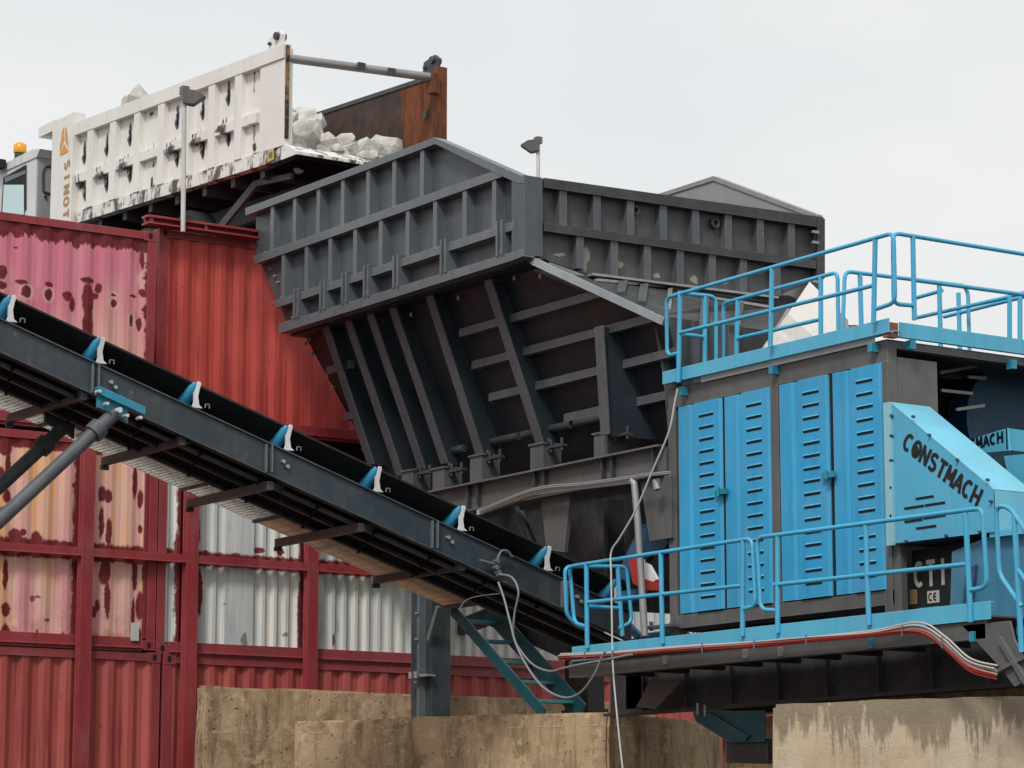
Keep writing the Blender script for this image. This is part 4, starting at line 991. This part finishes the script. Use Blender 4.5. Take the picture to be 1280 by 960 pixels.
# second leg near the stairs, main column
lg = thing('support_leg', 'black square steel leg standing on the concrete behind the green stairs', 'leg', (19.6, 27.5, 3.4))
a = at(706,840,X=20.3); b = at(735,840,X=20.3)
MB().box(20.3, 20.55, b.y, a.y, 3.2, 5.2).build('leg_tube', M['steel_dark'], lg)
MB().box(20.28, 20.58, b.y-.04, a.y+.05, 3.35, 3.6).build('foot_plate', M['steel_dark'], lg)
MB().bar(at(560,790,X=20.1), at(640,760,X=20.1), .12, .2).build('brace', M['steel_dark'], lg)
MB().bar(at(615,772,X=20.1), at(712,815,X=20.1), .12, .2).build('brace', M['steel_dark'], lg)
co = thing('support_column', 'dark grey steel column standing on the concrete under the conveyor', 'column', (18.6, 29.4, 3.4))
a = at(531,800,X=18.5); b = at(540,800,X=18.5); cl = at(515,800,X=18.5)
XQ = 18.5
MB().box(XQ, XQ+.03, b.y, at(514,800,X=XQ).y, 3.3, bz0-.03).box(XQ+.031, XQ+.27, b.y, b.y+.03, 3.3, bz0-.03).box(XQ+.031, XQ+.27, b.y+.38, b.y+.41, 3.3, bz0-.03).build('column_web', M['beam'], co)
MB().box(XQ-.10, XQ-.001, a.y-.02, a.y+.02, 3.3, bz0-.03).build('conduit', M['steel'], co)
m = MB()
for z in (3.9, 4.43, 4.75):
    m.box(XQ-.13, XQ-.11, a.y-.03, a.y+.03, z, z+.02)
c = at(530,845,X=XQ-.05); m.tube([c+Vector((-.05,.16,0)), c+Vector((-.05,-.12,0))], .02, 6).box(XQ-.12, XQ-.0, c.y-.18, c.y+.2, c.z-.01, c.z+.012)
for s in (.12, .0): m.tube([c+Vector((-.12,s,-.03)), c+Vector((-.12,s,.05))], .03, 6)
m.build('clamp', M['galv'], co)
MB().bar(at(548,758,X=XQ-.05), at(536,800,X=XQ-.05), .04, .06).build('knee_brace', M['steel'], co)
# ------------------------------------------------------------------ green stairs
M['step'] = paint('worn_teal_step', (.05,.32,.34), (.02,.12,.13), .4, .45)
st_ = thing('steel_stairs', 'dark green steel stairs leading up under the conveyor', 'stairs', (19.4, 28.4, 3.4))
XS0 = at(675,889,Z=3.55).x-.15; XS1 = XS0+.50
def stringer(X, q, w):
    (x0, y0), (x1, y1) = q; a = at(x0, y0, X=X); b = at(x1, y1, X=X)
    MB().bar(a, b, .02, w).build('stringer', M['teal'], st_); return a, b
n0 = stringer(XS0, ((562,758),(680,893)), .15)
stringer(XS1, ((611,762),(728,892)), .26)
for i, (x, y) in enumerate(((572,776),(594,801),(619,827),(643,852),(668,876))):
    c = at(x+2, y, X=XS0); MB().box(XS0+.012, XS1-.012, c.y-.12, c.y+.10, c.z-.02, c.z+.015).build('step', M['step'], st_)
# ------------------------------------------------------------------ conveyor
YV0, YV1 = 26.0, 27.15
cvx = thing('belt_conveyor', 'dark inclined belt conveyor rising to the left with blue rollers in white brackets', 'conveyor', (14, 26.5, 5.5))
c0 = at(0,400,Y=YV0); c1 = at(320,548,Y=YV0); sl_ = (c1.z-c0.z)/(c1.x-c0.x)
def zc_(x, o=0.): return c0.z+(x-c0.x)*sl_+o
Xa, Xb = 8.0, 19.2
D = Vector((1,0,sl_)).normalized(); Nn = Vector((-sl_,0,1)).normalized()
def cbar(mb, y0, y1, h0, h1, xa=Xa, xb=Xb):
    mb.extr([(xa, y0, zc_(xa, h0)), (xa, y0, zc_(xa, h1)), (xa, y1, zc_(xa, h1)), (xa, y1, zc_(xa, h0))], (xb-xa, 0, (xb-xa)*sl_))
DB = .32
for Y, s in ((YV0, 1), (YV1, -1)):
    m = MB(); cbar(m, Y, Y+.014*s, -DB, 0); cbar(m, Y-.03*s, Y+.09*s, 0.0005, .016); cbar(m, Y-.03*s, Y+.09*s, -DB-.016, -DB-.0005)
    sb = m.build('side_beam', M['beam'], cvx)
    if s == 1:
        for x in (9.85, 12.30, 14.35, 16.45, 18.2):
            for dx in (0, .07): MB().extr([(x+dx, Y-.045, zc_(x, -.02)), (x+dx+.012, Y-.045, zc_(x, -.02)), (x+dx+.012, Y-.045, zc_(x, -DB)), (x+dx, Y-.045, zc_(x, -DB))], (0,.043,0)).build('splice_plate', M['steel'], sb)
            m = MB()
            for k in (0, 1): m.tube([(x+.22+.05*k, Y-.04, zc_(x+.22, -.12-.05*k)), (x+.22+.05*k, Y, zc_(x+.22, -.12-.05*k))], .022, 6)
            m.build('bolt', M['galv'], sb)
def beltprof():
    return [(YV0+.015, .275), (YV0+.33, .09), (YV1-.33, .09), (YV1-.015, .275)]
m = MB(); P = beltprof(); th = .022
pp = [(Xa, y, zc_(Xa, h)) for y, h in P]+[(Xa, y, zc_(Xa, h+th)) for y, h in P[::-1]]
m.extr(pp, (Xb-Xa, 0, (Xb-Xa)*sl_)); m.build('belt', M['black'], cvx)
m = MB(); cbar(m, YV0+.12, YV1-.12, -.36, -.345); m.build('return_belt', M['under'], cvx)
m = MB(); cbar(m, YV0+.1, YV1-.1, -.02, -.012); m.build('dust_pan', M['under'], cvx)
for yy in (.16, .52, .95):
    m = MB(); cbar(m, YV0+yy, YV0+yy+.05, -.40, -.362); m.build('lower_chord', M['steel_dark'], cvx)
for k in range(14):
    x = 8.6+k*.72; MB().bar((x, YV0+.1, zc_(x, -.385)), (x+.35, YV1-.1, zc_(x+.35, -.385)), .04, .03).build('lacing_bar', M['under'], cvx)
idx = []
for px_, py_ in ((3,395),(115,452),(235,507),(350,560),(462,612),(567,662),(675,712),(762,752),(848,790)):
    c = at(px_+6, py_, Y=YV0); x = c.x
    idler = MB()
    # bottom angle carrying the rollers
    idler.box(x-.03, x+.03, YV0+.0, YV1, zc_(x, .018), zc_(x, .03))
    io = idler.build('idler', M['teal'], cvx)
    r = MB(); up = Nn
    def ip(y, h, o=0): return Vector((x+o, y, zc_(x, h)))
    r.tube([ip(YV0+.02, .285, .035), ip(YV0+.03, .24, .02), ip(YV0+.30, .03, -.02)], [.03,.055,.075], 16); r.build('roller', M['roller'], io)
    MB().tube([ip(YV0+.36, .03), ip(YV1-.36, .03)], .055, 14).build('roller', M['roller'], io)
    MB().tube([ip(YV1-.03, .22), ip(YV1-.31, .035)], .055, 14).build('roller', M['roller'], io)
    br = MB()
    w = .035
    for Y in (YV0-.012, YV1):
        br.extr([ip(Y, .017, -.01), ip(Y, .017, .11), ip(Y, .05, .07), ip(Y, .14, .055), ip(Y, .22, .072), ip(Y, .275, .088), ip(Y, .298, .08), ip(Y, .30, .058), ip(Y, .265, .035), ip(Y, .18, .01), ip(Y, .07, .01)], (0,.03,0))
    br.build('bracket', M['white_metal'], io)
    MB().tube([ip(YV0-.03, .02, .13), ip(YV0-.03, .06, .135), ip(YV0-.03, .06, .18), ip(YV0-.03, .02, .18)], .008, 6).build('hook', M['steel'], io)
# support struts
sx = at(140,512,Y=YV0).x
for Y, mt, lab in ((YV0+.0, 'rib', 0), (YV1, 'steel_dark', 0)):
    a = Vector((sx, Y, zc_(sx, -DB-.12))); b_ = at(0,648,Y=YV0); d = (Vector((b_.x, Y, b_.z))-a).normalized()
    e = a+d*((a.z)/-d.z)
    sp = MB().tube([a+Vector((.0,-.06 if Y == YV0 else .06,0)), e+Vector((0,-.06 if Y == YV0 else .06,0))], .075, 8).build('strut', M[mt], cvx)
    s = -1 if Y == YV0 else 1; Yo = Y+s*.04
    m = MB().extr([(sx-.22, Yo, zc_(sx-.22, -DB-.02)), (sx+.30, Yo, zc_(sx+.30, -DB-.02)), (sx+.30, Yo, zc_(sx+.30, -DB+.06)), (sx-.22, Yo, zc_(sx-.22, -DB+.06))], (0,s*.12,0))
    m.extr([(sx-.2, Yo, zc_(sx-.2, -DB-.02)), (sx+.14, Yo, zc_(sx+.14, -DB-.02)), (sx+.14, Yo, zc_(sx+.14, -DB-.17)), (sx+.03, Yo, zc_(sx, -DB-.14)), (sx-.2, Yo, zc_(sx-.2, -DB-.14))], (0,s*.05,0))
    mp = m.build('mounting_plate', M['teal_bright'] if s < 0 else M['steel_dark'], cvx)
    m = MB()
    for ox, oz in ((-.23,.0),(.24,-.08),(0,-.1),(-.14,-.09),(.09,-.12)):
        m.tube([(sx+ox, Yo+s*.05, zc_(sx+ox, -DB+oz)), (sx+ox, Yo+s*.15, zc_(sx+ox, -DB+oz))], .03 if ox == 0 else .018, 8)
    m.build('bolt', M['white_metal'], mp)
    if s < 0: SA, SD = a, d
    # sleeve
    MB().tube([a+d*.22+Vector((0,s*.06,0)), a+d*.34+Vector((0,s*.06,0))], .11, 8).build('sleeve', M[mt], sp)
q = SA+SD*1.55
MB().bar((q.x, YV0-.05, q.z), (q.x, YV1+.05, q.z), .08, .09).build('cross_tie', M['steel'], cvx)
# walkway behind: cantilever brackets and gratings
M['grate'] = grating_mat('pale_expanded_metal_grating', (.90,.88,.83), (.30,.29,.26))
M['grate2'] = grating_mat('tan_steel_tread', (.72,.58,.46), (.60,.47,.37), 8, .6)
def WZ(x): return zc_(x, -.56)
wx = [at(x, y, Y=YV1).x for x, y in ((88,492),(205,555),(315,612),(430,663),(560,712))]
for (pa, pb) in (((105,492),(8,527)),((228,549),(125,579)),((338,605),(240,628)),((452,657),(345,672)),((578,706),(450,719)),((-10,440),(-110,470))):
    a = at(pa[0], pa[1], Y=YV0+.02); zz = a.z
    m = MB().box(a.x-.035, a.x+.035, YV0+.02, YV1+.74, zz-.06, zz+.03)
    m.box(a.x-.045, a.x+.045, YV1+.70, YV1+.742, zz-.11, zz-.061)
    m.build('cantilever_bracket', M['steel_dark'], cvx)
    m = MB().bar((a.x, YV0+.05, zz-.02), (a.x+.55, YV0+.3, zz+.05), .05, .06); m.build('brace', M['steel_dark'], cvx)
xs = -1
x = 10.0; k = 0
def zw(x): return at(228,549,Y=YV0).z+.045+(x-at(228,549,Y=YV0).x)*sl_
while x < 17.7:
    ln = .88 if k % 2 else .78
    m = MB().extr([(x, YV1+.03, zw(x)), (x+ln, YV1+.03, zw(x+ln)), (x+ln, YV1+.66, zw(x+ln)), (x, YV1+.66, zw(x))], (0,0,.03))
    go = m.build('walkway_grating', M['grate'] if x < 14.9 else M['grate2'], cvx)
    MB().extr([(x+ln, YV1+.03, zw(x+ln)-.03), (x+ln+.04, YV1+.03, zw(x+ln)-.03), (x+ln+.04, YV1+.66, zw(x+ln)-.03), (x+ln, YV1+.66, zw(x+ln)-.03)], (0,0,.055)).build('grating_angle', M['steel_dark'] if k % 3 else M['white_metal'], go)
    x += ln+.045; k += 1
# cable clamp near the tail
c = at(628,700,Y=YV0-.06)
m = MB().tube(spline([at(x, y, Y=YV0-.08) for x, y in ((622,720),(621,705),(626,690),(634,689),(640,696))]), .016, 7).bar(at(600,700,Y=YV0-.06), at(622,706,Y=YV0-.06), .03, .02)
for x, y in ((618,702),(617,710),(620,716)):
    q = at(x, y, Y=YV0-.05); m.tube([q, q+Vector((0,-.08,0))], .025, 6)
m.build('cable_clamp', M['steel'], cvx)
# ------------------------------------------------------------------ loose cables, rope, conduit
def cable(name, label, pts, plane, r, mat, cat):
    o = MB().tube(spline([at(x, y, **plane) for x, y in pts], 8), r, 8).build(name, mat); return tag(o, label, cat)
cable('hanging_cable', 'grey cable hanging in a tight loop from the conveyor to the walkway corner', [(624,718),(640,722),(648,740),(643,768),(642,795),(652,815),(668,832),(688,839),(705,835),(728,830),(760,824),(790,818)], dict(X=17.25), .012, M['cable_grey'], 'cable')
cable('hanging_cable', 'grey cable hanging lowest in a wide loop beside the green stairs', [(623,728),(630,748),(637,775),(645,805),(660,835),(680,860),(705,872),(725,866),(742,845),(752,822),(757,814)], dict(X=17.2), .013, M['cable_grey'], 'cable')
cable('hanging_rope', 'thin white rope hanging from the roof walkway down past the lower railing', [(847,486),(843,505),(836,540),(815,590),(795,637),(775,672),(764,690),(764,720),(765,780),(766,830),(770,880),(775,930),(780,975),(784,1010)], dict(X=17.38), .010, M['rope'], 'rope')
cable('thin_wire', 'thin black wire strung between the column top and the conveyor', [(575,760),(583,750),(600,745),(625,742)], dict(Y=26.05), .006, M['steel'], 'wire')
cd = thing('cable_conduit', 'pale cable tray running along the hopper base and down a white post', 'conduit', (18.2, 26, 5))
m = MB().bar(at(598,641,X=18.3), at(668,616,X=18.3), .05, .06).bar(at(668,616,X=18.3), at(790,601,X=18.3), .05, .06).build('cable_tray', M['cable_white'], cd)
MB().tube(rounded([at(790,601,X=18.25), at(793,604,X=18.25), at(797,650,X=18.25), at(806,795,X=18.25)], .04), .04, 8).build('post', M['galv'], cd)
m = MB(); rnd = random.Random(3)
for i in range(2):
    m.tube(spline([at(x, y+i*2-3, X=18.24) for x, y in ((600,641),(668,614),(730,607),(788,599),(805,596),(838,593))], 6), .014, 6)
m.build('tray_cable', M['cable_grey'], cd)
MB().tube([at(820,600,X=18.3), at(822,612,X=18.3)], .045, 8).build('cable_gland', M['galv'], cd)
# motor behind and the red guard
mo = thing('drive_motor', 'deep blue electric drive motor beside the white conduit post', 'motor', (18.9, 25, 4.9))
c = at(808,690,X=18.75)
MB().tube([c+Vector((-.1,.25,-.3)), c+Vector((0,.1,0)), c+Vector((.05,0,.25))], [.12,.15,.12], 14).build('motor_body', M['blue_dark'], mo)
MB().extr([at(x, y, X=18.7) for x, y in ((800,655),(822,655),(826,672),(836,678),(820,695),(806,690))], (.15,0,0)).build('motor_housing', M['blue_dark'], mo)
MB().tube([c+Vector((-.3,.1,-.55)), c+Vector((0,.0,-.5))], .1, 12).build('gearbox', M['blue_dark'], mo)
rg = thing('pulley_guard', 'small red guard with white label stripes behind the lower railing', 'guard', (18.3, 25, 4.8))
MB().extr([at(x, y, X=18.42) for x, y in ((785,697),(792,694),(797,698),(800,722),(822,729),(822,738),(805,737),(791,729))], (.08,0,0)).build('guard_body', M['cable_red'], rg)
MB().extr([at(x, y, X=18.44) for x, y in ((794,699),(802,699),(803,726),(796,724))], (.05,0,0)).extr([at(x, y, X=18.44) for x, y in ((804,703),(810,706),(820,724),(815,729),(806,724))], (.05,0,0)).build('white_stripe', M['white_metal'], rg)
# ------------------------------------------------------------------ concrete
def cblock(name, corners, z0, z1, mat, label):
    bm = bmesh.new(); vs = [bm.verts.new((x, y, z0)) for x, y in corners]; f = bm.faces.new(vs)
    r = bmesh.ops.extrude_face_region(bm, geom=[f]); 
    for v in r['geom']:
        if isinstance(v, bmesh.types.BMVert): v.co.z = z1
    bmesh.ops.recalc_face_normals(bm, faces=bm.faces)
    bmesh.ops.bevel(bm, geom=list(bm.edges), offset=.03, segments=2, affect='EDGES')
    long_ = [e for e in bm.edges if e.calc_length() > .25]
    for _ in range(5):
        long_ = [e for e in bm.edges if e.calc_length() > .22]
        if not long_: break
        bmesh.ops.subdivide_edges(bm, edges=long_, cuts=1, use_grid_fill=True)
    bmesh.ops.triangulate(bm, faces=[f for f in bm.faces if len(f.verts) > 4])
    for v in bm.verts:
        v.co += noise.noise_vector(v.co*1.7)*.018+noise.noise_vector(v.co*6)*.010
    me = bpy.data.meshes.new(name); o = bpy.data.objects.new(name, me); C.objects.link(o)
    cx = sum(c[0] for c in corners)/len(corners); cy = sum(c[1] for c in corners)/len(corners)
    for v in bm.verts: v.co -= Vector((cx, cy, z0))
    bm.to_mesh(me); bm.free(); me.materials.append(mat); o.location = (cx, cy, z0)
    return tag(o, label, 'concrete wall')
cblock('concrete_wall', [(15.71,29.9),(22.5,29.9),(22.5,30.08),(15.71,30.08)], 0, 3.80, M['conc'], 'tan stained concrete wall standing directly in front of the bottom containers')
sc = (3.40-1.7)/(3.55-1.7)
A = Vector((18.254*sc, 32.22*sc, 0)); Bc = Vector((20.379*sc, 28.097*sc, 0)); u = (Bc-A).normalized(); v = Vector((-u.y, u.x, 0))
if v.x < 0: v = -v
q = [A+u*.02, Bc, Bc+v*3.1, A+u*.02+v*.35]
cblock('concrete_wall', [(p.x, p.y) for p in q], 0, 3.40, M['conc'], 'ochre pitted concrete wall under the green stairs and the grey column')
sc = (3.2-1.7)/(3.35-1.7)
A = Vector((18.704*sc, 22.896*sc, 0)); Bc = Vector((19.806*sc, 20.283*sc, 0)); u = (Bc-A).normalized(); Bc = A+u*7; v = Vector((-u.y, u.x, 0))
if v.x < 0: v = -v
q = [A, Bc, Bc+v*2.2, A+v*2.2]
cblock('concrete_block', [(p.x, p.y) for p in q], 0, 3.2, M['conc3'], 'pale concrete block with a dark damp stain along its top, right foreground')
y0 = at(975,930,X=19.6).y; y1 = at(903,930,X=19.6).y
tag(MB().box(19.6, 20.2, y0, y1, 0, 3.30).build('concrete_pier', M['conc']), 'shaded concrete pier behind the teal bracket, between the two big concrete walls', 'pier')
# dark undercroft behind the chassis
tag(MB().box(20.9, 21.4, 18, 25.0, 0, 3.85).build('rear_footing', M['conc']), 'shaded concrete footing beneath the far side of the plant', 'footing')
# ------------------------------------------------------------------ light
W = bpy.data.worlds.new('World'); SCN.world = W; W.use_nodes = True; nt = W.node_tree
bg = nt.nodes['Background']
SUN_EL, SUN_AZ = math.radians(48), math.radians(0)
# horizontal direction towards the sun: from the camera's left, a little behind it
sd = Vector((-.80, -.60, 0)).normalized()
sky = nt.nodes.new('ShaderNodeTexSky'); sky.sky_type = 'NISHITA'; sky.sun_disc = False
sky.sun_elevation = SUN_EL; sky.sun_rotation = math.atan2(sd.x, sd.y); sky.dust_density = 4; sky.air_density = 1.2
tc = nt.nodes.new('ShaderNodeTexCoord'); mp = nt.nodes.new('ShaderNodeMapping'); mp.inputs['Scale'].default_value = (1,1,2.4)
nz = nt.nodes.new('ShaderNodeTexNoise'); nz.inputs['Scale'].default_value = 3.4; nz.inputs['Detail'].default_value = 4; nz.inputs['Roughness'].default_value = .5
rp = nt.nodes.new('ShaderNodeMapRange'); rp.inputs['From Min'].default_value = .3; rp.inputs['From Max'].default_value = .7
cl_ = nt.nodes.new('ShaderNodeMix'); cl_.data_type = 'RGBA'
cl_.inputs[6].default_value = (6.0,6.2,6.3,1); cl_.inputs[7].default_value = (7.3,7.3,7.25,1)
mx = nt.nodes.new('ShaderNodeMix'); mx.data_type = 'RGBA'; mx.inputs[0].default_value = .93
L = nt.links.new
L(tc.outputs['Generated'], mp.inputs[0]); L(mp.outputs[0], nz.inputs['Vector']); L(nz.outputs['Fac'], rp.inputs['Value'])
L(rp.outputs[0], cl_.inputs[0]); L(sky.outputs[0], mx.inputs[6]); L(cl_.outputs[2], mx.inputs[7]); L(mx.outputs[2], bg.inputs['Color'])
bg.inputs['Strength'].default_value = .10
sun = bpy.data.lights.new('sun', 'SUN'); so = bpy.data.objects.new('sun', sun); C.objects.link(so)
sun.energy = 1.5; sun.angle = math.radians(12); sun.color = (1, .98, .95)
dirv = Vector((sd.x*math.cos(SUN_EL), sd.y*math.cos(SUN_EL), math.sin(SUN_EL)))
so.rotation_euler = dirv.to_track_quat('Z', 'Y').to_euler(); so.location = (0, 0, 30)
# ------------------------------------------------------------------ camera
cam = bpy.data.cameras.new('camera'); cob = bpy.data.objects.new('camera', cam); C.objects.link(cob)
cam.sensor_width = 36; cam.lens = FPX/1280*36; cam.clip_end = 2000; cam.clip_start = .1
Rm = Matrix((RT, UP, -FW)).transposed(); cob.matrix_world = Matrix.Translation((0,0,EYE)) @ Rm.to_4x4()
SCN.camera = cob
SCN.render.resolution_x = 1024; SCN.render.resolution_y = 768
SCN.view_settings.view_transform = 'Standard'; SCN.view_settings.look = 'None'; SCN.view_settings.exposure = 0.35; SCN.view_settings.gamma = 1
